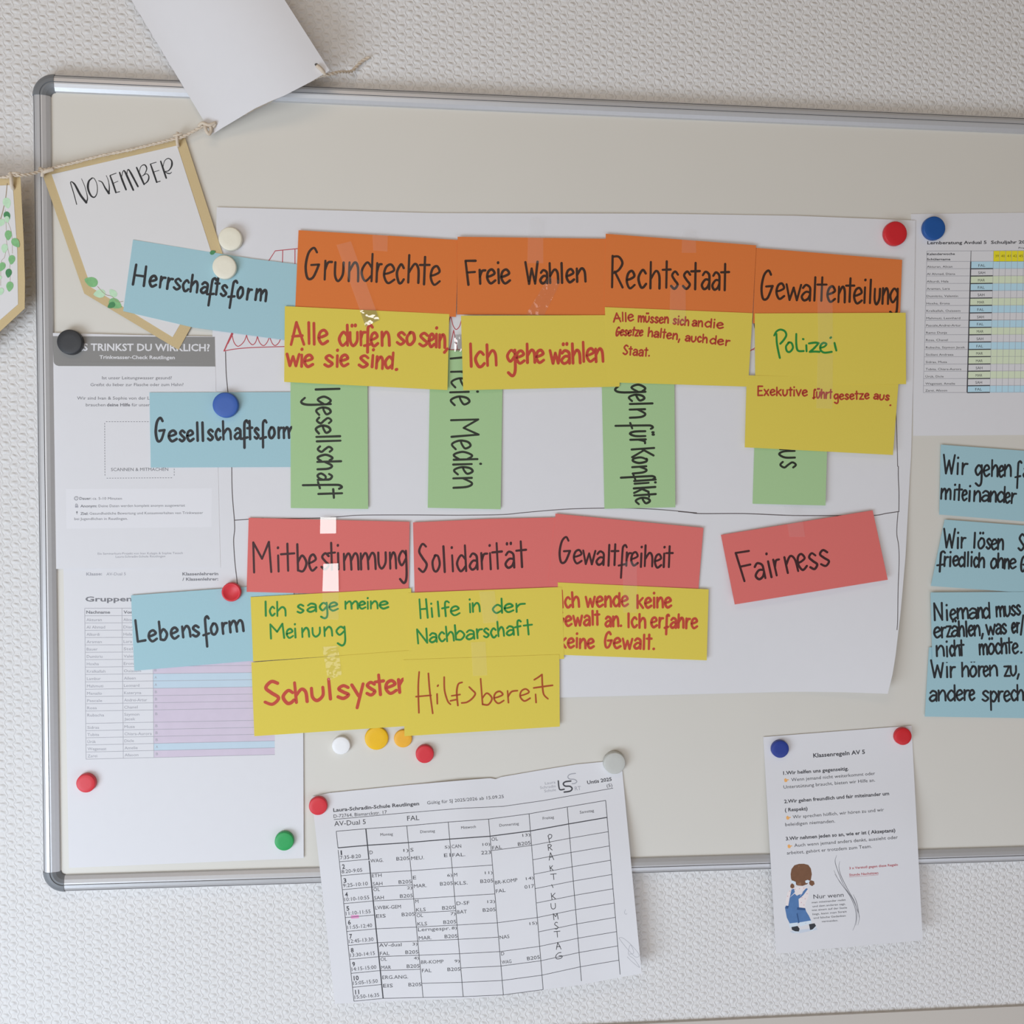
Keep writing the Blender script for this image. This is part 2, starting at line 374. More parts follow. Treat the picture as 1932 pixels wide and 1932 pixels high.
# clear sticky tape
def tape_mat(name, amount, rough, bump_d):
    m = bpy.data.materials.new(name); m.use_nodes = True; nt = m.node_tree; nt.nodes.remove(nt.nodes['Principled BSDF'])
    out = nt.nodes['Material Output']
    tr = nt.nodes.new('ShaderNodeBsdfTransparent'); tr.inputs[0].default_value = (1, 1, 1, 1)
    gl = nt.nodes.new('ShaderNodeBsdfGlossy'); gl.inputs['Roughness'].default_value = rough
    df = nt.nodes.new('ShaderNodeBsdfDiffuse'); df.inputs[0].default_value = (.92, .92, .91, 1)
    lw = nt.nodes.new('ShaderNodeLayerWeight'); lw.inputs['Blend'].default_value = .5
    f0 = {.05: .36, .08: .06}.get(rough, .015)                      # Schlick: the same from both sides of the film
    pw = nt.nodes.new('ShaderNodeMath'); pw.operation = 'POWER'; pw.inputs[1].default_value = 5
    fr = nt.nodes.new('ShaderNodeMath'); fr.operation = 'MULTIPLY_ADD'; fr.inputs[1].default_value = 1 - f0; fr.inputs[2].default_value = f0
    nt.links.new(lw.outputs['Facing'], pw.inputs[0]); nt.links.new(pw.outputs[0], fr.inputs[0])
    m1 = nt.nodes.new('ShaderNodeMixShader'); m1.inputs[0].default_value = amount
    m2 = nt.nodes.new('ShaderNodeMixShader')
    tc = nt.nodes.new('ShaderNodeTexCoord'); n = nt.nodes.new('ShaderNodeTexNoise'); n.inputs['Scale'].default_value = 120; n.inputs['Detail'].default_value = 1
    bp = nt.nodes.new('ShaderNodeBump'); bp.inputs['Strength'].default_value = 1; bp.inputs['Distance'].default_value = bump_d
    L = nt.links.new
    L(tc.outputs['Object'], n.inputs[0]); L(n.outputs['Fac'], bp.inputs['Height']); L(bp.outputs[0], gl.inputs['Normal'])
    L(tr.outputs[0], m1.inputs[1]); L(df.outputs[0], m1.inputs[2]); L(fr.outputs[0], m2.inputs[0]); L(m1.outputs[0], m2.inputs[1]); L(gl.outputs[0], m2.inputs[2]); L(m2.outputs[0], out.inputs[0])
    return m
tape_matte = tape_mat('matt_tape', .055, .45, .0001)
tape_gloss = tape_mat('glossy_tape', .05, .05, .0005)
tape_clear = tape_mat('clear_tape', .03, .08, .0016)

# ------------------------------------------------------------------ the setting
mb = MB(); mb.box((-3.2, 0, 0), (3.2, .12, 2.9)); tag(mb.build('wall_back', wm, origin=Vector((0, 0, 1.5)), smooth=False), kind='structure')
zt = at(1500, 1918.5, .005).z
mb = MB(); mb.box((-3.2, -.005, zt - .22), (3.2, 0, zt)); tag(mb.build('trim_1', mat('trim_grey', alb(180, 172, 166), .6, .3), smooth=False), 'plain grey wall duct running below the whiteboard', kind='structure')

# ------------------------------------------------------------------ whiteboard
BH = .012
pTL, pBL = at(61, 141, .012), at(83, 1682, .012)
bx0 = (at(62, 170, .012).x + at(82.5, 1643, .012).x) / 2; bz1 = (at(104, 140, .012).z + at(1452, 202.5, .012).z) / 2; bz0 = (at(125, 1681.4, .012).z + at(1760, 1629, .012).z) / 2
bx1 = bx0 + 2.0
wb = root('whiteboard', Vector(((bx0 + bx1) / 2, 0, (bz0 + bz1) / 2)))
tag(wb, 'large magnetic whiteboard with aluminium frame hung on the textured wall', 'whiteboard')
mb = MB(); mb.box((bx0 + .012, -BH, bz0 + .012), (bx1 - .012, -.003, bz1 - .012)); mb.build('writing_surface', board_m, wb, smooth=False)
# frame section: (distance inwards from the outer edge, height above the wall, groove?)
SEC = [(0, 0), (0, .0125), (.0006, .0148), (.0022, .0168), (.0023, .0160), (.0030, .0160), (.0031, .0176), (.0060, .0190), (.0100, .0195), (.0101, .0186), (.0108, .0186), (.0109, .0193), (.0125, .0192), (.0165, .0177), (.0204, .0152), (.0212, .0118)]
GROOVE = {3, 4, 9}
R0 = .0265
def rail(a, b, inward):
    """straight rail from a to b (x,z), inward = unit vector towards the board"""
    mb = MB(); n = len(SEC)
    for p in range(n - 1):
        q = []
        for (d, h), e in ((SEC[p], a), (SEC[p + 1], a), (SEC[p + 1], b), (SEC[p], b)):
            q.append((e[0] + inward[0] * d, -h, e[1] + inward[1] * d))
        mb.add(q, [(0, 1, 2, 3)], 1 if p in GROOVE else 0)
    return mb.build('frame_rail', [alu, alu_d], wb, smooth=False)
rail((bx0 + R0, bz1), (bx1 - R0, bz1), (0, -1)); rail((bx0 + R0, bz0), (bx1 - R0, bz0), (0, 1)); rail((bx0, bz0 + R0), (bx0, bz1 - R0), (1, 0)); rail((bx1, bz0 + R0), (bx1, bz1 - R0), (-1, 0))
SEC2 = [(-.0006, 0), (-.0006, .0128), (.0004, .0156), (.0024, .0182), (.0062, .0198), (.0098, .0203), (.0104, .0192), (.0110, .0199), (.0130, .0198), (.0168, .0178), (.0208, .0140), (.0218, .0118)]
for cx_, cz_, a0 in ((bx0 + R0, bz1 - R0, 90), (bx0 + R0, bz0 + R0, 180), (bx1 - R0, bz0 + R0, 270), (bx1 - R0, bz1 - R0, 0)):
    mb = MB(); K = 14; vv = []
    for i in range(K + 1):
        t = math.radians(a0 + 90 * i / K)
        for d, h in SEC2: vv.append((cx_ + math.cos(t) * (R0 - d), -h, cz_ + math.sin(t) * (R0 - d)))
    n = len(SEC2)
    mb.add(vv, [(i * n + j, i * n + j + 1, (i + 1) * n + j + 1, (i + 1) * n + j) for i in range(K) for j in range(n - 1)] + [tuple(range(n)), tuple(K * n + j for j in range(n))])
    mb.build('corner_cap', capm, wb, smooth=False)

# ------------------------------------------------------------------ large papers
L0 = BH + .0006
# table of pupils at the right end
top = zz(zL, '108,95 966,85 2470,70'); bot = zz(zL, '125,1780 966,1773 2470,1762')
s = paper('student_table_sheet', white, top, bot, flat((top[0], top[-1], bot[-1], bot[0]), L0), 'white printed table sheet under the blue magnet with yellow week numbers', 'paper sheet')
hf = s.hf; mb = MB()
pt = lambda *a, **k: prt(mb, hf, *a, **k)
pt(zL, 'Lernberatung Avdual 5', 232, 326, 682, 322, 23, True); pt(zL, 'Schuljahr 2025/26', 715, 322, 1100, 318, 23, True); pt(zL, 'Praktikum', 925, 360, 1060, 358, 14, False)
pt(zL, 'Kalenderwoche', 229, 408, 441, 406, 16, True); pt(zL, 'Schülername', 229, 448, 407, 447, 16, True)
names = ['Akturan, Alican', 'Al Ahmad, Diana', 'Alkurdi, Hala', 'Araman, Lara', 'Dumitriu, Valentin', 'Hoxha, Erona', 'Kralkallah, Ouissem', 'Mahmuti, Leonhard', 'Pascale,Andrei-Artur', 'Ramo Dunja', 'Rosa, Chanel', 'Rubacha, Szymon Jacek', 'Siciliani Andreea', 'Sidras, Musa', 'Tubita, Chiara-Aurora', 'Ürük, Dicle', 'Wegenast, Amelie', 'Zarei, Afsoon']
ends = [423, 443, 392, 402, 465, 402, 483, 482, 487, 381, 387, 518, 430, 381, 490, 355, 442, 382]
code = 'FAL SAH MAR FAL SAH MAR FAL SAH FAL MAR SAH FAL MAR MAR SAH MAR SAH FAL'.split()
RY = [455, 512, 567, 624, 679, 735, 791, 847, 903, 958, 1013, 1069, 1125, 1180, 1236, 1290, 1346, 1400, 1452]
for i, nm in enumerate(names):
    y = RY[i + 1]; xo = -12 * (i / 17)
    pt(zL, nm, 229 + xo, y - 8, ends[i] - (0 if i > 8 else 0), y - 9, 16)
    pt(zL, code[i], 620 - 24 * i / 17, y - 15, 672 - 26 * i / 17, y - 16, 20)
s_txt = mb.build('printed_text', print_k, s.o, smooth=False)
mb = MB()
XC = lambda c, y: c + (-28 * (y - 455) / 1000)
for i in range(18):
    y0, y1 = RY[i], RY[i + 1]
    m_ = {'FAL': 0, 'MAR': 1, 'SAH': None}[code[i]]
    if m_ is None: continue
    for a, b in ((562, 735), (735, 2300)):
        quad_fill(mb, zL(XC(a, y0), y0), zL(XC(b, y0), y0 - (1 if a < 700 else 6)), zL(XC(b, y1), y1 - (1 if a < 700 else 6)), zL(XC(a, y1), y1), hf, m_, EPS * .5, 2)
quad_fill(mb, zL(735, 375), zL(2300, 366), zL(2300, 450), zL(733, 457), hf, 2, EPS * .5, 2)
mb.build('table_shading', [mat('print_pale_blue', alb(160, 190, 214, (190, 190, 196)), .7), mat('print_pale_green', alb(186, 196, 176, (190, 190, 196)), .7), mat('print_yellow', alb(214, 192, 40, (190, 190, 196)), .7)], s.o, smooth=False)
mb = MB()
pb = lambda q, wd, mi=0: line(mb, hf, zL, q, wd, mi)
pb('229,377 2300,368', .7); pb('229,457 733,455', .7)
for y in RY[1:]: pb(f'{XC(229, y)},{y} {XC(562, y)},{y - 1}', .7)
pb(f'229,377 {XC(229, 1452)},1452', .7); pb(f'564,375 {XC(564, 1452)},1452', 1, 1); pb(f'562,457 {XC(562, 1450)},1450', 2.2, 1)
for y in RY[1:]: pb(f'{XC(562, y)},{y} {XC(735, y)},{y - 2}', 2, 1)
for k in range(12): pb(f'{735 + 46 * k},{375 - k} {XC(735 + 46 * k, 1450)},1449', .6)
for y in RY[1:]: pb(f'{XC(735, y)},{y - 2} {XC(2300, y)},{y - 8}', .5)
mb.build('table_grid', [print_f, print_k], s.o, smooth=False)
mb = MB()
for k, q in enumerate((39, 40, 41, 42, 45, 46, 47)): prt(mb, hf, zL, str(q), 748 + 45 * k, 424, 775 + 46 * k, 423, 19)
mb.build('week_numbers', mat('print_olive', (.22, .18, .02), .6), s.o, smooth=False)

# group list at the lower left
top = zz(zH, '470,560 2270,540'); bot = zz(zI_, '130,1637.5 573,1619')
top = [(119, 1040), (571, 1030)]
s = paper('group_list_sheet', white, top, bot, flat((top[0], top[1], bot[1], bot[0]), L0 + .0001, (0, 0, .002, 0), .0006), 'white group list sheet with pale purple and blue table rows, held by a green magnet', 'paper sheet', n=14, k=14)
hf = s.hf; mb = MB()
prt(mb, hf, zH, 'Klassenlehrerin', 1385, 908, 1657, 906, 22, True, 1); prt(mb, hf, zH, '/ Klassenlehrer:', 1385, 948, 1657, 946, 22, True, 1)
prt(mb, hf, zH, 'Klasse:', 655, 909, 775, 907, 22, True, 0); prt(mb, hf, zH, 'AV-Dual 5', 808, 909, 955, 907, 22, False, 0)
prt(mb, hf, zH, 'Gruppeneinteilung', 648, 1106, 1395, 1102, 36, True, 1)
prt(mb, hf, zH, 'Nachname', 655, 1198, 836, 1198, 22, True, 1); prt(mb, hf, zH, 'Vorname', 938, 1198, 1100, 1198, 22, True, 1)
last = 'Akturan|Al Ahmad|Alkurdi|Araman|Bauer|Dumitriu|Hoxha|Kralkallah|Lambur|Mahmuti|Menailo|Pascale|Rosa|Rubacha|Sidras|Tubita|Ürük|Wegenast|Zarei'.split('|')
first = 'Alican|Diana|Hala|Lara|Stella|Valentin|Erona|Ouissem|Aileen|Leonard|Kateryna|Andrei-Artur|Chanel|Szymon|Musa|Chiara-Aurora|Dicle|Amelie|Afsoon'.split('|')
le = [772, 798, 756, 772, 742, 778, 750, 800, 765, 783, 773, 775, 735, 790, 752, 752, 728, 808, 738]
fe = [1015, 1030, 1002, 1002, 1040, 1060, 1030, 1070, 1030, 1058, 1072, 1117, 1045, 1058, 1023, 1152, 1017, 1045, 1050]
GY = [1158, 1215, 1270, 1326, 1381, 1437, 1493, 1549, 1605, 1661, 1717, 1773, 1829, 1884, 1939, 2033, 2088, 2142, 2196, 2250, 2304]
def gy(i, x): return GY[i] + (x - 643) * (-.022 * (i / 20) - .002)
def gx(c, y): return c + (y - 1158) * .009
for i in range(19):
    y = GY[i + 2] - 14 if i != 13 else GY[i + 1] + 41
    prt(mb, hf, zH, last[i], gx(655, y), y, le[i], y - 1, 21, False, 0); prt(mb, hf, zH, first[i], gx(936, y), gy(i + 2, 930) - GY[i + 2] + y, fe[i], gy(i + 2, 1050) - GY[i + 2] + y, 21, False, 0)
prt(mb, hf, zH, 'Jacek', 944, 2009, 1027, 2008, 21, False, 0)
BL = {8, 9, 17}
for i in range(7, 19):
    y = gy(i + 2, 1170) - 18 - (36 if i == 13 else 0)
    prt(mb, hf, zH, 'A' if i in BL else 'B', 1173 + (i - 7), y, 1190 + (i - 7), y, 20, False, 0)
mb.build('printed_text', [print_f, print_g], s.o, smooth=False)
mb = MB()
for i in range(1, 19):
    quad_fill(mb, zH(gx(1158, GY[i + 1]), gy(i + 1, 1160)), zH(2085, gy(i + 1, 2085)), zH(2087, gy(i + 2, 2085)), zH(gx(1158, GY[i + 2]), gy(i + 2, 1160)), hf, 1 if i in BL or i in (1, 4) else 0, EPS * .5)
mb.build('table_shading', [mat('print_lilac', alb(208, 198, 222, (222, 224, 234)), .7, .3, .05, 60), mat('print_sky_blue', alb(192, 212, 234, (222, 224, 234)), .7, .3, .03, 60)], s.o, smooth=False)
mb = MB()
for i in range(21): line(mb, hf, zH, f'{gx(643, GY[i])},{GY[i]} {gx(1160, GY[i])},{gy(i, 1160)} 2086,{gy(i, 2086)}', .7, sub=6)
for c in (643, 926, 1158): line(mb, hf, zH, f'{c},1158 {gx(c, 2304)},{gy(20, c)}', .7, sub=4)
mb.build('table_grid', print_f, s.o, smooth=False)

# the big sheet all cards are stuck on
top = [(409, 391), (820, 402), (1240, 403), (1500, 407), (1727, 416)]; bot = [(421, 1329), (740, 1322), (1060, 1316), (1300, 1310), (1500, 1305), (1590, 1306), (1675, 1309)]
rightE = [(1727, 416), (1723, 700), (1719, 860), (1716.5, 900), (1708.5, 1049), (1700, 1148), (1687, 1260), (1675, 1309)]
def sheet_h(px, py):
    u = max(0, (px - 1380) / 320); v = max(0, (py - 820) / 490)
    return L0 + .0009 + .020 * u * u * v * v + .00035 * (1 + math.sin(px / 130)) * max(0, (py - 900) / 400) + .00025 * (1 + math.sin(px / 90 + py / 200))
lft = [(409, 391), (405, 560), (400, 640), (401, 1040), (418, 1082), (421, 1329)]
# ruled between the left and right edges, top and bottom follow the photograph
NB, MBB = 24, 40
lt, rt = resample(lft, [i / NB for i in range(NB + 1)]), resample(rightE, [i / NB for i in range(NB + 1)])
def coons(i, j):
    v, u = i / NB, j / MBB
    l, r = lt[i], rt[i]; t = coons.t[j]; b = coons.b[j]
    f = lambda k: (1 - u) * l[k] + u * r[k] + (1 - v) * t[k] + v * b[k] - ((1 - u) * (1 - v) * lft[0][k] + u * (1 - v) * rightE[0][k] + (1 - u) * v * lft[-1][k] + u * v * rightE[-1][k])
    return f(0), f(1)
def byx(poly_, x0, x1, n):
    out = []
    for j in range(n + 1):
        x = x0 + (x1 - x0) * j / n; i = 0
        while i < len(poly_) - 2 and poly_[i + 1][0] < x: i += 1
        a, b = poly_[i], poly_[i + 1]; out.append((x, a[1] + (b[1] - a[1]) * (x - a[0]) / (b[0] - a[0])))
    return out
coons.t, coons.b = byx(top, 409, 1727, MBB), byx(bot, 421, 1675, MBB)
mb = MB(); M1 = MBB + 1
tp = [at(*coons(i, j), sheet_h(*coons(i, j))) for i in range(NB + 1) for j in range(M1)]
g = [(i * M1 + j, (i + 1) * M1 + j, (i + 1) * M1 + j + 1, i * M1 + j + 1) for i in range(NB) for j in range(MBB)]
mb.add(tp, g); mb.add([Vector((p.x, p.y + .00025, p.z)) for p in tp], [q[::-1] for q in g])
big = Sheet(); big.hf = sheet_h; big.o = mb.build('flipchart_sheet', white)
tag(big.o, 'big white flipchart sheet behind the coloured cards with a curled lower corner', 'paper sheet')
mb = MB(); K = lambda z, q, wd=1.6: ribbon(mb, zz(z, q), wd, sheet_h, sm=False)
S_ = lambda z, q, wd=1.6: ribbon(mb, zz(z, q), wd, sheet_h)
K(zA, '428,375 480,295 650,278 900,262'); K(zA, '537,290 535,388'); K(zA, '630,282 630,400'); K(zA, '92,1055 152,918', 2.6); K(zA, '120,1000 158,925', 2)
for q in ('150,920 165,985 190,1018 215,1012 245,980 262,935', '262,935 275,975 305,1008 330,990 345,945', '345,945 362,992 390,1015 415,995 432,960', '440,955 458,998 480,1014 505,995 520,965'): S_(zA, q)
S_(zA, '92,1055 180,1040 300,1030 545,1022 800,1018'); S_(zA, '1795,860 1812,795 1830,860 1853,892 1878,870 1895,820'); K(zA, '1803,1055 1835,898'); K(zA, '1835,898 1867,1058'); K(zA, '1780,1047 1910,1044', 1.8); K(zC, '706,1055 745,1030'); K(zC, '712,1046 745,1046', 1)
mb.build('red_sketch', thin_red, big.o, smooth=False)
mb = MB()
S_(zA, '103,1060 104,1120 108,1230 114,1300 121,1370'); S_(zH, '1760,60 1761,200 1766,320 1780,488'); S_(zH, '1780,488 1782,560 1774,650 1785,820 1798,930 1806,1010'); S_(zA, '655,560 640,600 630,720')
K(zH, '1782,489 1890,482 2000,475', 1.5)
S_(zD, '200,320 480,316 760,310 900,300 1050,290 1400,288 1690,290 1850,290 2130,285 2290,270 2500,252 2700,240 3000,236 3190,240 3380,252 3600,272', 1.4)
S_(zF, '0,262 90,270 170,278 500,278 800,290 940,293 1250,293', 1.6); S_(zF, '1240,293 1480,292 1580,276 1675,262', 1.6)
S_(zC, '1812,1500 1820,1700 1826,1932', 1.3); S_(zF, '1670,-80 1670,0 1675,120 1674,262', 1.5); S_(zF, '1668,262 1658,420 1672,520 1676,640 1668,860 1665,1080 1660,1160', 1.4); S_(zC, '735,830 738,870 748,900', 1.4)
mb.build('pen_lines', thin_black, big.o, smooth=False)

# water poster
L1 = L0 + .0012
top = [(98, 628), (250, 632), (405, 635)]; bot = [(105.6, 1073.5), (280, 1072), (416, 1071)]
s = paper('water_survey_poster', white, top, bot, lambda px, py: sheet_h(max(409, px), py) + .00033 + .0000035 * max(0, 300 - px), 'white survey poster with grey heading band, pinned by a black magnet', 'poster', n=14, k=14)
hf = s.hf; mb = MB()
bandp = zz(zG, '398,862 1630,868 1635,1093 445,1089 425,1082 412,1065 408,1040')
for a, b in zip(range(6), range(1, 7)): pass
quad_fill(mb, zG(398, 862), zG(1630, 868), zG(1634, 1060), zG(407, 1056), hf, 0, EPS * .5); poly(mb, zz(zG, '407,1056 1634,1060 1635,1093 1200,1091 800,1090 445,1089 425,1082 412,1070'), hf, 0, EPS * .5)
mb.build('heading_band', mat('print_mid_grey', alb(132, 129, 130, (212, 210, 216)), .65), s.o, smooth=False)
mb = MB()
prt(mb, hf, zG, 'WAS TRINKST DU WIRKLICH?', 486, 971, 1593, 976, 53, True); prt(mb, hf, zG, 'Trinkwasser-Check Reutlingen', 755, 1034, 1328, 1037, 26, True)
mb.build('heading', white, s.o, smooth=False)
mb = MB()
for t, x0, y0, x1, y1, c, b, q in (('Ist unser Leitungswasser gesund?', 775, 1190, 1305, 1190, 23, 0, 0), ('Greifst du lieber zur Flasche oder zum Hahn?', 687, 1242, 1393, 1241, 23, 0, 0), ('Wir sind Ivan & Sophie von der Laura-Schradin', 585, 1344, 1360, 1344, 23, 0, 0),
   ('brauchen', 652, 1395, 800, 1395, 23, 0, 0), ('deine Hilfe', 811, 1395, 988, 1395, 23, 1, 0), ('für unser Projekt', 1000, 1395, 1260, 1395, 23, 0, 0), ('SCANNEN & MITMACHEN', 843, 1887, 1277, 1885, 24, 0, 0),
   ('Dauer:', 603, 2104, 693, 2104, 19, 1, 0), ('ca. 5-10 Minuten', 703, 2104, 925, 2104, 19, 0, 0), ('Anonym:', 610, 2162, 737, 2161, 19, 1, 0), ('Deine Daten werden komplett anonym ausgewertet', 748, 2161, 1405, 2156, 19, 0, 0),
   ('Ziel:', 610, 2219, 670, 2219, 19, 1, 0), ('Gesundheitliche Bewertung und Konsumverhalten von Trinkwasser', 680, 2218, 1542, 2212, 19, 0, 0), ('bei Jugendlichen in Reutlingen.', 565, 2259, 970, 2257, 19, 0, 0),
   ('Ein Seminarkurs-Projekt von Ivan Kulygin & Sophie Teusch', 742, 2522, 1388, 2517, 16, 0, 1), ('Laura-Schradin-Schule Reutlingen', 878, 2545, 1255, 2541, 16, 0, 1)):
    prt(mb, hf, zG, t, x0, y0, x1, y1, c, bool(b), q)
S2 = lambda q, wd=.8, mi=0: ribbon(mb, zz(zG, q), wd, hf, mi)
S2('578,2081 590,2084 592,2096 583,2107 570,2104 565,2093 571,2083 580,2081', 1); S2('578,2086 578,2096', .7); S2('574,2146 576,2138 584,2138 588,2146', 1); poly(mb, zz(zG, '570,2148 594,2148 594,2164 570,2164'), hf, 1); S2('584,2196 584,2216', .8); poly(mb, zz(zG, '578,2196 584,2191 590,2196 589,2205 579,2205'), hf, 0)
mb.build('printed_text', [print_g, print_f], s.o, smooth=False)
mb = MB()
def dashes(a, b):
    n = int(math.hypot(b[0] - a[0], b[1] - a[1]) / 5)
    for i in range(n): ribbon(mb, [(a[0] + (b[0] - a[0]) * t, a[1] + (b[1] - a[1]) * t) for t in (i / n, (i + .55) / n)], .9, hf, sm=False, caps=False)
dashes(zG(805, 1512), zG(1325, 1512)); dashes(zG(795, 1522), zG(797, 1930)); dashes(zG(810, 1941), zG(1315, 1938)); dashes(zG(1325, 1522), zG(1323, 1930))
mb.build('dashed_frame', print_g, s.o, smooth=False)
mb = MB(); quad_fill(mb, zG(500, 2022), zG(1610, 2018), zG(1608, 2312), zG(505, 2325), hf, 0, EPS * .4); mb.build('information_box', mat('print_pale', (.835, .83, .855), .7), s.o, smooth=False)

# timetable
def frame_step(px, py, y0, y1, lo, hi):
    t = min(1, max(0, (py - y0) / (y1 - y0))); return lo + (hi - lo) * t * t * (3 - 2 * t)
def tt_h(px, py):
    base = frame_step(px, py, 1480 + (px - 600) * -.06, 1630, L0 + .0008, .0235)
    fold = .0022 * math.exp(-((px - 868 - (py - 1480) * .02) / 55) ** 2)
    return base + fold + .0012 * math.sin((px + py * .3) / 75) * min(1, max(0, (py - 1500) / 100)) + .004 * max(0, (px - 1100) / 100) ** 2 * max(0, (py - 1600) / 200)
top = [(588, 1503), (622, 1496), (760, 1482), (863, 1473), (900, 1470), (925, 1468), (935, 1470), (945, 1466), (1020, 1453), (1088, 1442), (1141, 1437), (1172, 1432)]
bot = [(632, 1894), (760, 1888), (900, 1883), (1000, 1871), (1096, 1858), (1160, 1846), (1210.5, 1836.5)]
s = paper('timetable_sheet', white, top, bot, tt_h, 'tilted school timetable sheet with black grid hanging over the lower frame', 'timetable', n=44, k=30)
hf = s.hf
VL = [zz(zT, '158,315 312,1790'), zz(zT, '415,293 565,1765'), zz(zT, '770,268 912,1757'), zz(zT, '1130,235 1260,1750'), zz(zU, '88,505 200,1840'), zz(zU, '395,465 502,1800'), zz(zU, '685,413 793,1735'), zz(zU, '977,363 1087,1685')]
vp = lambda c, t: (VL[c][0][0] + (VL[c][1][0] - VL[c][0][0]) * t, VL[c][0][1] + (VL[c][1][1] - VL[c][0][1]) * t)
tk = lambda k: .0975 + .08205 * k
mb = MB()
for c in range(8): line(mb, hf, None, [vp(c, 0), vp(c, 1)], 2.2 if c == 1 else 1.1, sub=14)
def across(c0, c1, t, wd): line(mb, hf, None, [vp(c, t) for c in range(c0, c1 + 1)], wd, sub=5)
across(0, 7, 0, 1); across(0, 7, tk(0), 1.8)
for c, ks in enumerate((range(1, 12), (2, 3, 4, 6, 7, 8, 9, 11), (2, 4, 5, 6, 7, 8, 10, 11), (2, 4, 6, 7, 8, 9, 10, 11), (1, 6, 8, 9, 10, 11), range(1, 11), range(1, 11))):
    for k in ks: across(c, c + 1, tk(k), .9)
line(mb, hf, None, zz(zT, '138,213 700,160 1250,115 1472,106') + zz(zU, '200,408 500,365 1033,270'), .9, sub=14)
mb.build('table_grid', print_k, s.o, smooth=False)
mb = MB()
for t, x0, y0, x1, y1, c, b in (('Laura-Schradin-Schule Reutlingen', 133, 146, 878, 88, 30, 1), ('D-72764, Bismarckstr. 17', 136, 199, 598, 162, 29, 0), ('AV-Dual 5', 142, 270, 415, 252, 42, 0), ('FAL', 775, 224, 880, 217, 42, 0), ('Gültig für SJ 2025/2026 ab 15.09.25', 948, 82, 1613, 26, 28, 0),
   ('Montag', 542, 356, 650, 349, 24, 0), ('Dienstag', 888, 331, 1015, 322, 24, 0), ('Mittwoch', 1243, 296, 1370, 285, 24, 0)):
    prt(mb, hf, zT, t, x0, y0, x1, y1, c, bool(b))
for t, x0, y0, x1, y1, c, b in (('Donnerstag', 171, 563, 318, 548, 21, 0), ('Freitag', 500, 510, 585, 499, 21, 0), ('Samstag', 782, 464, 889, 449, 21, 0), ('Untis 2025', 838, 240, 1024, 213, 26, 1), ('(5)', 986, 264, 1028, 258, 25, 0)):
    prt(mb, hf, zU, t, x0, y0, x1, y1, c, bool(b))
times = '7:35-8:20 8:20-9:05 9:25-10:10 10:10-10:55 11:10-11:55 11:55-12:40 12:45-13:30 13:30-14:15 14:15-15:00 15:05-15:50 15:50-16:35'.split()
for k in range(11):
    a = vp(0, tk(k) + .045); b = vp(1, tk(k) + .045); dx, dy = b[0] - a[0], b[1] - a[1]
    q = lambda f, g=0: (a[0] + dx * f, a[1] + dy * f + g)
    prt(mb, hf, zI_, str(k + 1), *q(.07, -.8), *q(.07 + {0: .045, 9: .17, 10: .135}.get(k, .095), -.8), 8.2, True)
    p0, p1 = q(.05, 7.8), q(.05 + (.70 if len(times[k]) < 10 else .84), 7.8)
    prt(mb, hf, zI_, times[k], *p0, *p1, 6.8)
def cell(c, k, dy, t, x, size=6.6, end=False, wide=None):
    """text in column c at row k (+ dy rows): starts x of the column width, or ends there"""
    a, b = vp(c, tk(k + dy)), vp(c + 1, tk(k + dy)); W = (wide or len(t) * size * .92) / math.hypot(b[0] - a[0], b[1] - a[1])
    x0, x1 = (x - W, x) if end else (x, x + W)
    L_ = lambda f: (a[0] + (b[0] - a[0]) * f, a[1] + (b[1] - a[1]) * f)
    prt(mb, hf, zI_, t, *L_(x0), *L_(x1), size)
for c, k, d, a, b, r, no in ((1, 0, .65, 'D', 'WAG.', 'B205', '1)'), (1, 2, .31, 'ETH', 'SAH', 'B205', ''), (1, 3, .31, 'OL', 'SAH', 'B205', '2)'), (1, 4, .62, 'LWBK-GEM', 'EIS', 'B205', ''), (1, 7, .31, 'AV-dual', 'FAL', 'B205', '3)'), (1, 8, .31, 'OL', 'MAR', 'B205', '4)'), (1, 9, .62, 'ERG.ANG.', 'EIS', 'B205', ''),
   (2, 0, .65, 'S', 'MEU.', 'E1', '5)'), (2, 2, .62, 'E', 'MAR.', 'B205', '6)'), (2, 4, .31, 'M', 'KLS', 'B205', ''), (2, 5, .31, 'OL', 'KLS', 'B205', '7)'), (2, 6, .31, 'Lerngespr.', 'MAR.', 'B205', '8)'), (2, 8, .62, 'BR-KOMP', 'FAL', 'B205', '9)'),
   (3, 0, .65, 'CAN', 'FAL.', '223', '10)'), (3, 2, .62, 'M', 'KLS.', 'B205', '11)'), (3, 4, .62, 'D-SF', 'BAT', 'B205', '12)'),
   (4, 0, .35, 'OL', 'FAL', 'B205', '13)'), (4, 3, .35, 'BR-KOMP', 'FAL', '017', '14)'), (4, 8, .28, 'D', 'WAG', 'B205', '')):
    gap_ = .60
    cell(c, k, d, a, .03); cell(c, k, d + gap_, b, .03); cell(c, k, d + gap_ - .03, r, .985, end=True)
    if no: cell(c, k, d - .02, no, .985, 5.2, True)
cell(4, 6, 1.15, 'NAS', .03); cell(4, 6, .45, '15)', .985, 5.2, True)
mb.build('printed_text', print_k, s.o, smooth=False)
mb = MB()
for t, x0, y0, x1, y1 in (('Laura', 517, 243, 596, 233), ('Schradin', 480, 276, 598, 263), ('Schule', 512, 302, 600, 291)): prt(mb, hf, zU, t, x0, y0, x1, y1, 20, False, 1)
prt(mb, hf, zU, 'RT', 744, 288, 790, 283, 30, False, 1)
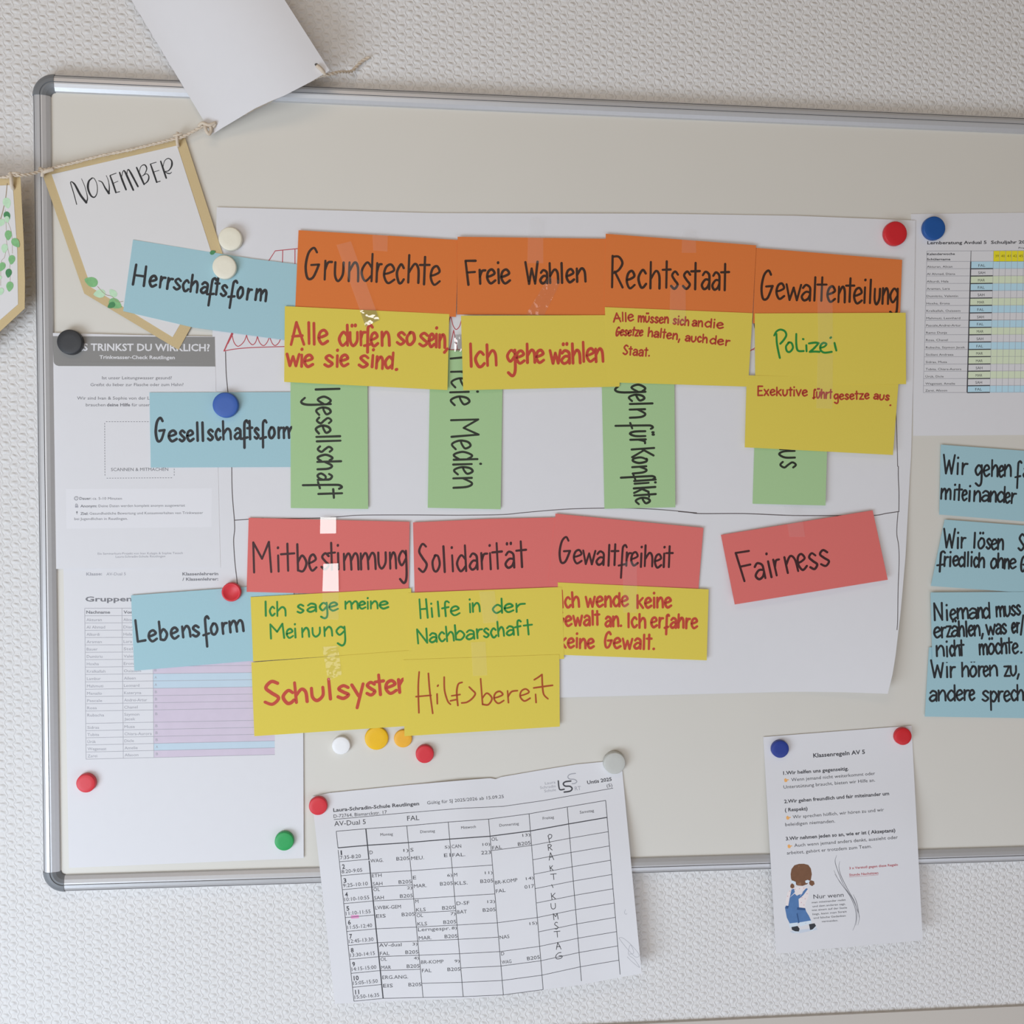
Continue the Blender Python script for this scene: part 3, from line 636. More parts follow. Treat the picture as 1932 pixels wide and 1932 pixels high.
ribbon(mb, zz(zU, '617,215 622,262 632,282 662,278'), 2.6, hf, 0); ribbon(mb, zz(zU, '712,216 670,222 655,238 670,254 705,256 722,272 708,292 662,300'), 2.8, hf, 0); ribbon(mb, zz(zU, '748,158 708,164 690,182 702,200 740,204 758,220 742,234 722,236'), 1.8, hf, 1)
mb.build('school_logo', [print_k, print_f], s.o, smooth=False)
mb = MB()
for c, x0, x1, y0, y1 in (('P', 540, 578, 622, 680), ('R', 540, 572, 698, 742), ('A', 548, 583, 762, 818), ('K', 555, 582, 856, 898), ('T', 562, 605, 924, 966), ('I', 574, 582, 1000, 1028), ('K', 565, 600, 1066, 1114), ('U', 562, 602, 1146, 1190), ('M', 582, 617, 1220, 1268), ('S', 588, 620, 1290, 1342), ('T', 588, 634, 1358, 1402), ('A', 602, 638, 1440, 1494)):
    for P in hand(c, zU, f'{x0},{y1} {x1},{y1 - 4}', y1 - y0, y1 - y0, y1 - y0): ribbon(mb, P, 1.2, hf)
ribbon(mb, zz(zU, '640,1518 618,1522 598,1545 605,1566 636,1562 648,1545 622,1544'), 1.2, hf)
mb.build('handwriting', ink, s.o, smooth=False)
mb = MB()
ribbon(mb, zz(zU, '1078,1408 1100,1405 1150,1440 1215,1510 1230,1545 1200,1550 1150,1500 1100,1440 1078,1408'), .6, hf); ribbon(mb, zz(zU, '1140,1550 1180,1590 1235,1632 1195,1570 1150,1530 1165,1460 1190,1520 1155,1530'), .6, hf); ribbon(mb, zz(zU, '1128,1190 1120,1215 1130,1228 1140,1222'), .6, hf)
mb.build('pencil_scribble', print_f, s.o, smooth=False)
mb = MB(); quad_fill(mb, zT(285, 1045), zT(352, 1040), zT(355, 1068), zT(287, 1073), hf, 0, EPS * .6, 3)
mb.build('highlighter_mark', mat('highlighter_pink', (.85, .35, .62), .7), s.o, smooth=False)

# class rules
def cr_h(px, py): return frame_step(px, py, 1400, 1590, L0 + .0008, .0232) + .0012 * math.sin(px / 60 + py / 90) * min(1, max(0, (py - 1420) / 120)) + .006 * max(0, (py - 1650) / 140) ** 2 * .5
top = zz(zK, '168,128 560,98 950,68 1343,38'); bot = zz(zK, '270,1845 650,1808 1040,1774 1432,1738')
s = paper('class_rules_sheet', white, top, bot, cr_h, 'white class rules sheet with a printed child in dungarees, hanging over the lower frame', 'paper sheet', n=20, k=24)
hf = s.hf; mb = MB()
for t, x0, y0, x1, y1, c, b in (('Klassenregeln AV 5', 565, 291, 975, 261, 32, 1), ('1.Wir helfen uns gegenseitig.', 327, 428, 845, 391, 27, 1), ('Wenn jemand nicht weiterkommt oder', 391, 480, 1055, 428, 26, 0), ('Unterstützung braucht, bieten wir Hilfe an.', 330, 538, 1055, 482, 26, 0),
   ('2.Wir gehen freundlich und fair miteinander um', 335, 653, 1166, 588, 27, 1), ('( Respekt)', 340, 720, 520, 708, 27, 1), ('Wir sprechen höflich, wir hören zu und wir', 403, 775, 1125, 716, 26, 0), ('beleidigen niemanden.', 343, 835, 738, 806, 26, 0),
   ('3.Wir nehmen jeden so an, wie er ist ( Akzeptanz)', 348, 948, 1215, 880, 27, 1), ('Auch wenn jemand anders denkt, aussieht oder', 415, 1000, 1235, 934, 26, 0), ('arbeitet, gehört er trotzdem zum Team.', 356, 1060, 1028, 1006, 26, 0),
   ('Nur wenn', 567, 1411, 805, 1394, 34, 0)):
    prt(mb, hf, zK, t, x0, y0, x1, y1, c, bool(b))
for t, x0, y0, x1, y1 in (('man miteinander redet', 553, 1447, 822, 1425), ('und dem anderen sagt,', 560, 1478, 820, 1458), ('was einem auf der Seele', 552, 1508, 832, 1487), ('liegt, kann man Streit', 560, 1540, 830, 1518), ('und falsche Gedanken', 568, 1570, 822, 1551), ('vermeiden.', 632, 1597, 762, 1588)): prt(mb, hf, zK, t, x0, y0, x1, y1, 15)
for t, x0, y0, x1, y1 in (('3 x Verstoß gegen diese Regeln', 850, 1177, 1235, 1148), ('Stunde Nachsitzen', 850, 1230, 1080, 1213)): prt(mb, hf, zK, t, x0, y0, x1, y1, 18, True, 1)
ribbon(mb, zz(zK, '850,1238 1080,1221'), .5, hf, 1)
mb.build('printed_text', [print_k, print_r], s.o, smooth=False)
mb = MB()
for x, y in ((350, 470), (366, 768), (377, 994)):
    poly(mb, zz(zK, f'{x - 16},{y - 8} {x - 4},{y - 16} {x + 4},{y - 6} {x + 20},{y - 6} {x + 20},{y + 1} {x + 8},{y + 2} {x + 8},{y + 12} {x - 4},{y + 16} {x - 14},{y + 12}'), hf)
mb.build('pointing_hand_icons', mat('print_skin_orange', alb(222, 160, 96), .7), s.o, smooth=False)
mb = MB()
for q in ('750,1065 738,1110 752,1170 800,1290 850,1370', '775,1112 768,1160 785,1230 840,1340 890,1430 912,1510 905,1620', '728,1185 770,1270 850,1380 895,1480 905,1560 895,1620 877,1662', '735,1215 800,1310 870,1400 915,1500 930,1560 918,1620', '880,1376 905,1430 922,1500 928,1560'):
    ribbon(mb, zz(zK, q), [.3, 1.1, 1.0, .3], hf)
mb.build('swirl_lines', print_g, s.o, smooth=False)
mb = MB(); pg = lambda q, mi, k=0: poly(mb, zz(zK, q), hf, mi, EPS * (.5 + .12 * k))
pg('378,1668 470,1655 590,1640 600,1655 460,1682 400,1682', 8, 0)
pg('360,1360 395,1330 440,1312 500,1315 530,1340 528,1390 505,1440 500,1490 450,1485 400,1470 370,1470 343,1440', 1, 1)      # blouse
pg('343,1425 365,1430 368,1460 348,1468', 1, 2)
pg('392,1336 412,1330 420,1362 445,1376 470,1368 508,1326 522,1332 480,1390 448,1412 452,1478 500,1484 508,1510 530,1545 550,1590 500,1604 450,1600 440,1608 378,1606 355,1560 340,1480 348,1464 366,1466 378,1400', 2, 3)   # dungarees
pg('348,1464 452,1478 500,1484 505,1500 450,1498 346,1486', 3, 4); pg('440,1520 455,1600 448,1604 432,1530', 3, 4)
pg('370,1606 440,1598 446,1622 380,1640', 4, 4); pg('450,1598 548,1582 554,1604 460,1630', 4, 4)                   # turn-ups
pg('392,1634 440,1626 456,1648 450,1670 420,1668 395,1655', 5, 5); pg('530,1612 575,1605 586,1625 560,1655 540,1660', 5, 5)
pg('395,1655 420,1668 455,1670 452,1676 415,1674', 4, 6); pg('586,1625 588,1632 560,1662 538,1666 540,1658 560,1652', 4, 6)
pg('385,1215 392,1175 415,1145 450,1134 490,1133 525,1142 545,1170 553,1215 545,1262 515,1295 480,1308 440,1305 405,1285 388,1250', 6, 6)   # hair
pg('450,1140 462,1180 460,1250 470,1305 440,1300 430,1220', 7, 7)
pg('384,1300 396,1288 412,1296 415,1320 398,1330 382,1318', 6, 7); pg('530,1275 548,1264 570,1272 575,1295 555,1310 535,1298', 6, 7)
pg('386,1270 402,1266 425,1276 428,1300 408,1296 398,1284', 4, 8); pg('500,1268 520,1260 538,1268 528,1284 505,1286', 4, 8)
for x, y in ((420, 1335), (455, 1330), (490, 1325), (475, 1400), (500, 1410), (470, 1440), (490, 1460), (515, 1370), (362, 1390), (380, 1350)):
    poly(mb, [zK(x + 5 * math.cos(t), y + 4 * math.sin(t)) for t in [k * PI / 3 for k in range(6)]], hf, 9, EPS * 1.1)
mb.build('child_illustration', [white, mat('print_blouse', alb(214, 204, 206), .7), mat('print_denim', alb(78, 112, 160), .7, .3, .12, 150), mat('print_denim_dark', alb(50, 78, 122), .7), mat('print_turnup', alb(196, 206, 218), .7), mat('print_shoe', alb(52, 54, 60), .7), mat('print_hair', alb(112, 78, 58), .7, .3, .15, 200), mat('print_hair_light', alb(132, 94, 70), .7), mat('print_ground_shade', alb(186, 192, 206), .7), mat('print_blossom', alb(196, 158, 164), .7)], s.o, smooth=False)

# ------------------------------------------------------------------ pennants and twine
def leaf(mb, c, r, ang, hf, mi, e=EPS, z=None, asp=.82):
    """round leaf with a pointed tip at angle ang"""
    P = []
    for k in range(16):
        t = 2 * PI * k / 16; rr = r * (1 + (.38 * max(0, math.cos(t)) ** 10) - .05 * max(0, -math.cos(t)) ** 6)
        x, y = rr * math.cos(t), rr * math.sin(t) * asp
        P.append((c[0] + x * math.cos(ang) - y * math.sin(ang), c[1] + x * math.sin(ang) + y * math.cos(ang)))
    poly(mb, P, hf, mi, e)
leafs = [mat('leaf_light', alb(176, 204, 176), .8, .2, .15, 250), mat('leaf_mid', alb(122, 170, 120), .8, .2, .2, 250), mat('leaf_dark', alb(76, 128, 88), .8, .2, .2, 250), mat('leaf_stem', alb(150, 132, 112), .8)]
LP = L1 + .0016
def pen_h(px, py): return LP + .0062 * max(0, min(1, (118 - px) / 40)) ** 1.5 * max(0, min(1, (440 - py) / 100))
oL = [(77, 320), (159, 554), (336.6, 660)]; oR = [(349, 259.5), (426, 497), (336.8, 660)]
iL = [(97.4, 329), (172, 542), (325.5, 636)]; iR = [(334, 274.5), (406, 499), (325.7, 636)]
s = paper('pennant', kraft, oL, oR, pen_h, 'kraft paper pennant with white face reading NOVEMBER', 'pennant', 'month pennants on the twine', n=36, k=30, th=.0003)
fc = Sheet(); fc.hf = lambda x, y: pen_h(x, y) + .0004; fc.o = ruled(iL, iR, 36, 30, fc.hf, .0002).build('white_face', warm_white, s.o); fc.o['o_'] = s.o['o_']; fc.o['label'] = 'white pentagon face'
mb = MB()
for q, wd in (('582,1552 560,1470 540,1405 536,1385 545,1380 556,1392', [1.6, 1.8, 1.4]), ('548,1382 570,1405 610,1480 655,1538', [2, 4, 4.2]), ('655,1538 664,1500 645,1420 618,1356', [3, 1.2, 1.0]),
              ('700,1352 674,1378 668,1430 690,1485 718,1497 738,1460 736,1400 715,1356 695,1352', [2, 4.2, 3, 1.6, 1.2, 1.4]), ('748,1372 775,1385 800,1430 827,1468', [1.2, 2.4, 4.2]), ('827,1468 830,1420 822,1370 806,1332', [3, 1.4, 1]),
              ('836,1335 858,1395 880,1462', [2.4, 3.4, 3]), ('836,1332 882,1315', [1.6, 1.4]), ('856,1394 896,1376', 1.2), ('880,1462 908,1456', 1.6), ('908,1310 930,1372 957,1440', [2.6, 3.8, 3.2]), ('925,1340 932,1305 946,1300 975,1360 1012,1443', [1.2, 1.6, 4, 3.4]), ('965,1345 966,1300 978,1290 1010,1345 1047,1416', [1.2, 1.4, 3.6, 3.2]),
              ('1037,1272 1065,1335 1094,1400', [2.6, 3.8, 3]), ('1056,1310 1070,1265 1098,1252 1114,1280 1100,1318 1078,1338', [1, 1.4, 2.6, 1.6, 1]), ('1080,1338 1112,1320 1130,1340 1122,1375 1092,1402', [1, 1.6, 2.8, 1.6]),
              ('1143,1248 1165,1310 1190,1384', [2.4, 3.4, 3]), ('1140,1246 1186,1232', 1.4), ('1167,1306 1208,1294', 1.2), ('1190,1384 1216,1376', 1.6), ('1220,1225 1240,1285 1262,1352', [2.6, 3.6, 3]), ('1238,1268 1250,1222 1278,1203 1303,1222 1303,1262 1280,1296 1252,1302', [1, 1.4, 1.8, 3.6, 2, 1.2]), ('1252,1302 1268,1314 1290,1318 1304,1306', [1.2, 2.2, 1])):
    ribbon(mb, zz(z1, q), wd, fc.hf)
mb.build('lettering', ink, fc.o, smooth=False)
mb = MB()
for c, r, a, mi, k in (((700, 452), 46, 3.5, 1, 0), ((763, 538), 40, 3.0, 0, 1), ((862, 540), 32, -2.3, 0, 2), ((868, 612), 46, .5, 1, 3), ((850, 625), 28, 2.6, 2, 4), ((1612, 228), 20, -.4, 2, 5)):
    leaf(mb, zG(*c), r / 4.025, a, lambda x, y: pen_h(x, y) + .0004, mi, EPS * (1 + .2 * k))
ribbon(mb, zz(zG, '740,485 800,545 850,560 890,600 935,598'), .8, lambda x, y: pen_h(x, y) + .0005, 3)
mb.build('leaf_print', leafs, s.o, smooth=False)
# left pennant, hanging in front of the wall beside the board
def pl_h(px, py): return .0345 + .00003 * px - .000012 * (py - 450)
oL = [(-262, 345), (-258, 585), (-118, 735)]; oR = [(38.5, 333), (44.5, 452), (47, 530), (46.5, 582), (-118, 735.5)]
iL = [(-240, 360), (-238, 575), (-118, 706)]; iR = [(24, 349), (32.6, 474), (34, 574), (-118, 707)]
s = paper('pennant', kraft, oL, oR, pl_h, 'kraft paper pennant with trailing green leaf print, cut off beside the board corner', 'pennant', 'month pennants on the twine', n=18, k=12, th=.0004)
fc = Sheet(); fc.hf = lambda x, y: pl_h(x, y) + .0004; fc.o = ruled(iL, iR, 18, 12, fc.hf, .0003).build('white_face', warm_white, s.o); fc.o['o_'] = s.o['o_']; fc.o['label'] = 'white pentagon face'
mb = MB(); h2 = fc.hf
for q, wd in (('62,215 50,330 25,450 5,520', 1.6), ('45,440 55,620 60,740 85,860 85,960', .6), ('60,530 100,640 108,820', .6), ('60,740 40,850 10,900 5,1100', .6), ('88,1010 88,1060', .6)): ribbon(mb, zz(zP, q), wd, h2, 3)
for k, (c, r, a, mi) in enumerate((((58, 375), 42, 1.3, 0), ((60, 488), 35, 1.2, 2), ((15, 550), 32, 2.2, 0), ((60, 520), 26, 1.4, 0), ((72, 655), 38, 1.6, 1), ((132, 722), 40, .9, 1), ((40, 770), 35, 1.7, 0), ((102, 868), 36, 1.7, 1), ((18, 930), 36, 2, 1), ((75, 985), 34, 1.7, 2), ((0, 1030), 18, 2, 0), ((85, 1100), 38, 1.7, 1), ((10, 1145), 28, 1.8, 0), ((-60, 700), 36, 1.6, 2), ((-80, 900), 36, 1.4, 1), ((-150, 640), 38, 1.5, 0), ((-190, 820), 36, 1.7, 1), ((-50, 560), 34, 1.5, 1))):
    leaf(mb, zP(*c), r / 4.6, a, h2, mi, EPS * (1.2 + .15 * k))
mb.build('leaf_print', leafs, fc.o, smooth=False)
# turned-over pennant at the top, seen from its blank back
def wp_h(px, py):
    # along the width of the sheet: touches near the lower left tip, bows out towards the middle
    u = ((px - 400) + (254 - py) * .6) / 300.0; u = min(1.15, max(-.1, u)); v = max(0, (254 - py) / 414)
    return .0225 + .030 * math.sin(PI * min(1, max(0, u)) * .62) ** 1.3 + .006 * v
top = [(152 + (435 - 152) * k / 8, -160) for k in range(9)]; bot = [(400, 254), (420, 241), (437, 231), (480, 205), (510, 191), (537, 180), (585, 155), (622, 133)]
s = paper('pennant', white, top, bot, wp_h, 'blank white pennant bowed out from the top of the board frame', 'pennant', 'month pennants on the twine', n=20, k=16, th=.0004)
mb = MB()
for c, r in ((z2(792, 490), 3.2), (z2(5, 944), 3.4)):
    poly(mb, [(c[0] + r * math.cos(t), c[1] + r * .8 * math.sin(t)) for t in [k * PI / 6 for k in range(12)]], wp_h, 0)
mb.build('punched_hole', mat('hole_dark', (.12, .11, .10), .9), s.o, smooth=False)
# twine
TW = [(-300, 336, .037), (-120, 337, .0375), (0, 335, .0385), (22, 331, .040), (40, 331, .039), (60, 328, .033), (80, 322, .0265), (100, 317, .0235), (140, 307, .0215), (190, 294, .0205), (240, 284, .0205), (290, 272, .0205), (325, 263, .020), (345, 258, .021), (372, 244, .0225), (388, 236, .0245), (400, 240, .0250), (430, 230, .0185), (500, 195, .0205), (570, 160, .0225), (600, 145, .030), (618, 141, .034), (640, 136, .026), (662, 135, .010), (672, 126, .006), (684, 115, .004), (697, 108, .0035)]
ctr = [at(*p) for p in TW]; path = []
for i in range(len(ctr) - 1):
    p0, p1, p2, p3 = ctr[max(i - 1, 0)], ctr[i], ctr[i + 1], ctr[min(i + 2, len(ctr) - 1)]
    for k in range(8):
        t = k / 8; path.append(.5 * (2 * p1 + (p2 - p0) * t + (2 * p0 - 5 * p1 + 4 * p2 - p3) * t * t + (3 * p1 - p0 - 3 * p2 + p3) * t ** 3))
path.append(ctr[-1])
mb = MB(); acc = 0; plies = [[], []]
for i, p in enumerate(path):
    if i: acc += (p - path[i - 1]).length
    d = (path[min(i + 1, len(path) - 1)] - path[max(i - 1, 0)]).normalized(); a = d.cross(Vector((0, 1, 0))).normalized(); b = d.cross(a)
    for k in (0, 1): t = acc / .011 * 2 * PI + k * PI; plies[k].append(p + (a * math.cos(t) + b * math.sin(t)) * .0010)
for q in plies: mb.tube(q, .00115, 7)
for _ in range(170):
    p = random.choice(path[30:150]); d = Vector((random.uniform(-1, 1), random.uniform(-.5, .1), random.uniform(-.6, .6))) * random.uniform(.003, .009)
    mb.tube([p, p + d * .5 + Vector((0, 0, .0006)), p + d], [.00012, .0001, .00005], 3)
tw = mb.build('twine_string', twine_m); tag(tw, 'pale twisted twine strung across the board corner, carrying the pennants', 'string')
def loop(pts, r=.0017):
    mb = MB(); q = [at(*p) for p in pts]; out = []
    for i in range(len(q) - 1):
        p0, p1, p2, p3 = q[max(i - 1, 0)], q[i], q[i + 1], q[min(i + 2, len(q) - 1)]
        for k in range(6):
            t = k / 6; out.append(.5 * (2 * p1 + (p2 - p0) * t + (2 * p0 - 5 * p1 + 4 * p2 - p3) * t * t + (3 * p1 - p0 - 3 * p2 + p3) * t ** 3))
    out.append(q[-1]); mb.tube(out, r, 8); mb.build('twine_loop', twine_m, tw)
loop([(327, 256, .0225), (337, 254, .0235), (343, 252, .0225)], .0014); loop([(335, 250, .0215), (334, 260, .0225), (335, 272, .0200), (337, 275, .0165)], .0019)
loop([(20, 326, .040), (21, 336, .0425), (22, 350, .041), (25, 356, .0365)], .0022); loop([(16, 328, .039), (28, 326, .042), (38, 327, .039)], .0012)
loop([(75, 318, .024), (80, 322, .0265), (80, 333, .0235)], .0022); loop([(78, 326, .025), (90, 322, .0262), (100, 319, .0245)], .0024)
loop([(375, 238, .0245), (382, 232, .028), (394, 236, .029), (406, 232, .027), (402, 240, .0255)], .0020); loop([(388, 232, .0265), (388, 244, .029), (394, 253, .028), (398, 246, .0265), (396, 234, .027)], .0021)
loop([(598, 124, .0545), (606, 131, .055), (613, 140, .050)], .0024)

# ------------------------------------------------------------------ cards
L2 = L0 + .0028; S = .00042
# vertical green cards
c = card(green, [(548, 655), (693, 657)], [g1(133, 1850), g1(1178, 1862)], L2, 'upright green card reading gesellschaft, below the first orange card', lift=(0, 0, .002, 0))
write(c, ink_g, 4.4, hand('llgesellschaft', g1, '462,150 508,1715', 195, 320, 320, 205, '105 135 235 265 340 465 490 600 620 720 735 850 880 900 935 965 1010 1105 1125 1220 1215 1340 1380 1480 1490 1600 1600 1720'))
c = card(green, [(812, 660), (949, 662)], [(807, 958), (944.6, 960.8)], L2, 'upright green card reading Medien, in the gap between two yellow cards', lift=(0, 0, .002, .002))
write(c, ink_g, 4.2, hand('FreieMedien', g2, '345,205 387,1650', 205, 262, 300, 200, '190 300 345 425 430 540 572 602 632 735 885 1082 1118 1222 1242 1340 1370 1400 1412 1500 1525 1652'))
c = card(green, [(1134, 655), (1272, 657)], [g3(75, 1860), g3(1032, 1840)], L2, 'upright green card reading Regeln für Konflikte, third of the green row', lift=(0, 0, .003, 0))
write(c, ink_g, 4.3, hand('gelnfür', g3, '408,180 430,985', 208, 305, 305, 200, '178 298 318 412 430 462 508 642 695 790 812 892 915 985') + hand('Konflikte', g3, '440,1050 492,1800', 190, 290, 305, 170, '1048 1170 1165 1255 1288 1392 1392 1480 1472 1500 1506 1540 1578 1652 1650 1712 1715 1805'))
c = card(green, [(1429, 655), (1566, 660)], [g4(215, 1185), g4(1690, 1220)], L2, 'upright green card showing only its last letters under the Exekutive card', lift=(0, .001, .005, 0))
write(c, ink_g, 4.0, hand('mus', g4, '752,-140 768,470', 315, 400, 400, None, '-130 95 112 275 325 472'))
# blue headings at the left
c = card(blue, zz(zG, '1010,130 1900,272 2300,322'), zz(zG, '935,672 1470,797 2225,900'), L2 + .0011, 'tilted blue card reading Herrschaftsform over the pennant', lift=(0, -.0012, -.0012, 0))
write(c, ink, 5.0, hand('Herrschaftsform', zG, '1005,466 2020,601', 82, 128, 152, 82, '1005 1100 1130 1185 1205 1248 1260 1305 1312 1370 1380 1430 1440 1500 1520 1575 1568 1630 1625 1655 1670 1720 1730 1788 1795 1842 1868 1905 1935 2020'))
c = card(blue, zz(zG, '1135,1290 2375,1286'), zz(zG, '1145,1860 2375,1855'), L2 - .0001, 'blue card reading Gesellschaftsform under a blue magnet')
write(c, ink, 5.0, hand('Gesellschaftsform', zG, '1180,1664 2235,1632', 80, 138, 178, 68, '1182 1255 1280 1345 1360 1408 1420 1472 1490 1512 1530 1552 1575 1622 1635 1678 1690 1760 1780 1832 1830 1888 1880 1918 1930 1968 1972 2028 2038 2090 2110 2145 2152 2238'))
c = card(blue, zz(zH, '995,1060 1870,995 2230,968'), zz(zH, '1020,1632 1920,1556 2230,1530'), L2 - .0001, 'blue card reading Lebensform under a small red magnet', bow=.0006)
write(c, ink, 5.0, hand('Lebensform', zH, '1035,1418 1855,1332', 82, 140, 168, 88, '1038 1112 1130 1195 1215 1275 1300 1360 1385 1452 1460 1520 1540 1598 1600 1658 1685 1732 1745 1855'))
# orange row
c = card(orange, zz(zA, '657,138 1872,212'), zz(zA, '632,735 1852,797'), L2 + 2 * S, 'orange card reading Grundrechte, first of the orange row', lift=(.0006, 0, .0010, 0))
write(c, ink_o, 4.6, hand('Grundrechte', zA, '703,510 1730,550', 142, 208, 238, None, '703 813 842 908 925 1002 1030 1116 1128 1218 1240 1285 1300 1388 1395 1458 1480 1576 1572 1648 1655 1732'))
c = card(orange, zz(zB, '175,188 1383,204'), zz(zB, '170,778 1378,785'), L2 + 3 * S, 'orange card reading Freie Wahlen, second of the orange row', lift=(.001, 0, 0, .0007))
write(c, ink_o, 4.8, hand('Freie', zB, '240,552 575,538', 105, 168, 182, None, '238 322 335 392 398 465 478 498 505 576') + hand('Wahlen', zB, '695,545 1150,532', 100, 150, 165, None, '692 788 800 862 870 946 954 982 1000 1062 1075 1152'))
c = card(orange, zz(zB, '1300,165 2442,253'), zz(zB, '1288,750 2412,832'), L2 + 4 * S, 'orange card reading Rechtsstaat, third of the orange row', lift=(0, .0005, 0, 0))
write(c, ink_o, 4.6, hand('Rechtsstaat', zB, '1340,572 2230,588', 132, 200, 238, None, '1338 1432 1455 1522 1540 1608 1630 1716 1728 1790 1790 1852 1880 1945 1945 2012 2025 2092 2105 2168 2172 2234'))
c = card(orange, zz(zC, '750,272 1860,363'), zz(zC, '726,845 1838,935'), L2 + 3 * S, 'orange card reading Gewaltenteilung, last of the orange row', lift=(0, .0012, 0, 0))
write(c, ink_o, 4.4, hand('Gewaltenteilung', zC, '785,658 1765,700', 118, 178, 222, 80, '785 876 900 966 975 1090 1092 1166 1180 1206 1210 1282 1288 1352 1370 1428 1428 1492 1490 1556 1560 1586 1600 1630 1645 1692 1705 1756 1762 1828'))
# upper yellow cards
c = card(yellow, zz(zA, '553,715 1802,775'), zz(zA, '548,1290 1788,1352'), L2 + 5 * S, 'yellow card reading Alle dürfen so sein wie sie sind', lift=(0, 0, .003, .001))
write(c, red_ink, 5.6, hand('Alle', zA, '600,1003 880,998', 105, 160, 168, None, '600 698 722 752 762 790 808 882') + hand('dürfen', zA, '965,1018 1350,1012', 102, 155, 165, 50, '963 1035 1045 1112 1122 1168 1150 1222 1205 1262 1285 1352') + hand('so', zA, '1398,1005 1540,1012', 92, 150, 160, None, '1398 1466 1470 1540') + hand('sein', zA, '1570,1022 1770,1026', 98, 150, 160, None, '1568 1642 1645 1688 1690 1715 1722 1772')
      + hand('wie', zA, '568,1168 765,1172', 88, 120, 130, None, '566 662 668 692 698 768') + hand('sie', zA, '850,1168 1035,1172', 84, 120, 130, None, '848 922 938 962 972 1036') + hand('sind', zA, '1110,1172 1370,1192', 88, 120, 130, None, '1108 1188 1202 1228 1242 1298 1308 1372') + [zz(zA, '1398,1197 1403,1195'), zz(zA, '1788,1038 1765,1066')])
c = card(yellow, zz(zB, '200,787 1405,783'), zz(zB, '217,1353 1405,1326'), L2 + 5 * S, 'yellow card reading Ich gehe wählen', lift=(.003, 0, 0, .004))
write(c, red_ink, 5.6, hand('Ich', zB, '264,1172 475,1165', 112, 158, 172, None, '264 292 304 382 394 476') + hand('gehe', zB, '550,1148 830,1142', 95, 142, 150, 100, '548 618 620 684 698 768 770 832') + hand('wählen', zB, '880,1150 1282,1135', 98, 148, 150, None, '878 960 960 1032 1044 1112 1120 1146 1155 1218 1220 1284'))
c = card(yellow, zz(zB, '1293,722 2415,768'), zz(zB, '1310,1293 2380,1326'), L2 + 6 * S, 'yellow card with three small red lines ending in Staat')
write(c, red_ink2, 3.3, hand('Alle', zB, '1360,832 1512,828', 48, 66, 66, None) + hand('müssen', zB, '1545,835 1775,845', 44, 62, 66, None) + hand('sich', zB, '1808,852 1930,862', 42, 64, 66, None) + hand('an', zB, '1955,866 2035,870', 42, 60, 60, None) + hand('die', zB, '2050,872 2192,884', 42, 62, 60, None)
      + hand('Gesetze', zB, '1375,938 1578,940', 42, 62, 66, None, slant=.15) + hand('halten,', zB, '1618,942 1862,970', 42, 66, 66, None) + hand('auch', zB, '1902,980 2070,992', 40, 62, 66, None) + hand('der', zB, '2088,1000 2240,1015', 40, 62, 66, None) + hand('Staat.', zB, '1430,1080 1632,1096', 45, 62, 70, None))
c = card(yellow, zz(zC, '740,770 1887,765'), zz(zC, '745,1310 1890,1307'), L2 + 5 * S, 'yellow card reading Polizei in green', lift=(0, .001, .0015, 0))
write(c, green_ink, 3.9, [zz(zC, '905,925 908,990 918,1050 931,1108'), zz(zC, '888,938 905,908 935,893 968,905 980,935 962,970 935,1000')] + hand('o', zC, '975,1060 1035,1058', 72, 130, 130, None, '972 1036') + [zz(zC, '1056,926 1056,1000 1068,1052 1112,1056')] + [zz(zC, '1132,1012 1134,1058'), zz(zC, '1107,965 1110,966'), zz(zC, '1315,956 1320,952')] + [zz(zC, '1152,998 1200,992 1226,996'), zz(zC, '1226,996 1190,1036 1158,1062'), zz(zC, '1158,1062 1200,1060 1232,1062')] + [zz(zC, '1240,1032 1270,1022 1285,1002 1262,994 1240,1015 1242,1050 1270,1068 1325,1062')] + [zz(zC, '1346,994 1352,1020 1360,1052')])
c = card(yellow, zz(zC, '680,1240 1835,1266'), zz(zC, '665,1787 1790,1845'), L2 + 6 * S, 'yellow card with one small red line about Exekutive', lift=(0, 0, .0035, .001))
write(c, red_ink2, 3.2, hand('Exekutive', zC, '762,1393 1140,1396', 44, 62, 70, None) + hand('führt', zC, '1180,1412 1325,1416', 46, 66, 70, 5) + hand('gesetze', zC, '1342,1425 1610,1418', 40, 60, 60, 30) + hand('aus', zC, '1642,1418 1760,1432', 38, 60, 60, None) + [zz(zC, '1769,1468 1772,1467')])
# red row
c = card(redc, zz(zD, '198,310 1420,340'), zz(zD, '182,872 1412,902'), L2 + 1 * S, 'red card reading Mitbestimmung, first of the red row', lift=(0, .001, 0, 0))
write(c, ink_r, 4.4, hand('Mitbestimmung', zD, '230,722 1400,688', 122, 205, 228, 122, '232 372 412 438 445 550 565 642 655 716 745 815 802 858 868 892 918 1038 1046 1168 1180 1248 1268 1322 1335 1402'))
c = card(redc, zz(zE, '-245,345 330,318 960,304'), zz(zE, '-232,878 960,838'), L2 + 1 * S, 'red card reading Solidarität, second of the red row', lift=(.001, 0, 0, 0))
write(c, ink_r, 4.4, hand('Solidarität', zE, '-200,727 620,684', 122, 195, 212, None, '-202 -130 -100 -34 -20 12 45 72 88 165 184 252 268 328 332 360 362 438 455 532 545 622'))
c = card(redc, zz(zE, '838,278 1961,386'), zz(zE, '778,832 1923,850'), L2 + 2 * S, 'red card reading Gewaltfreiheit, third of the red row', lift=(0, .001, 0, 0))
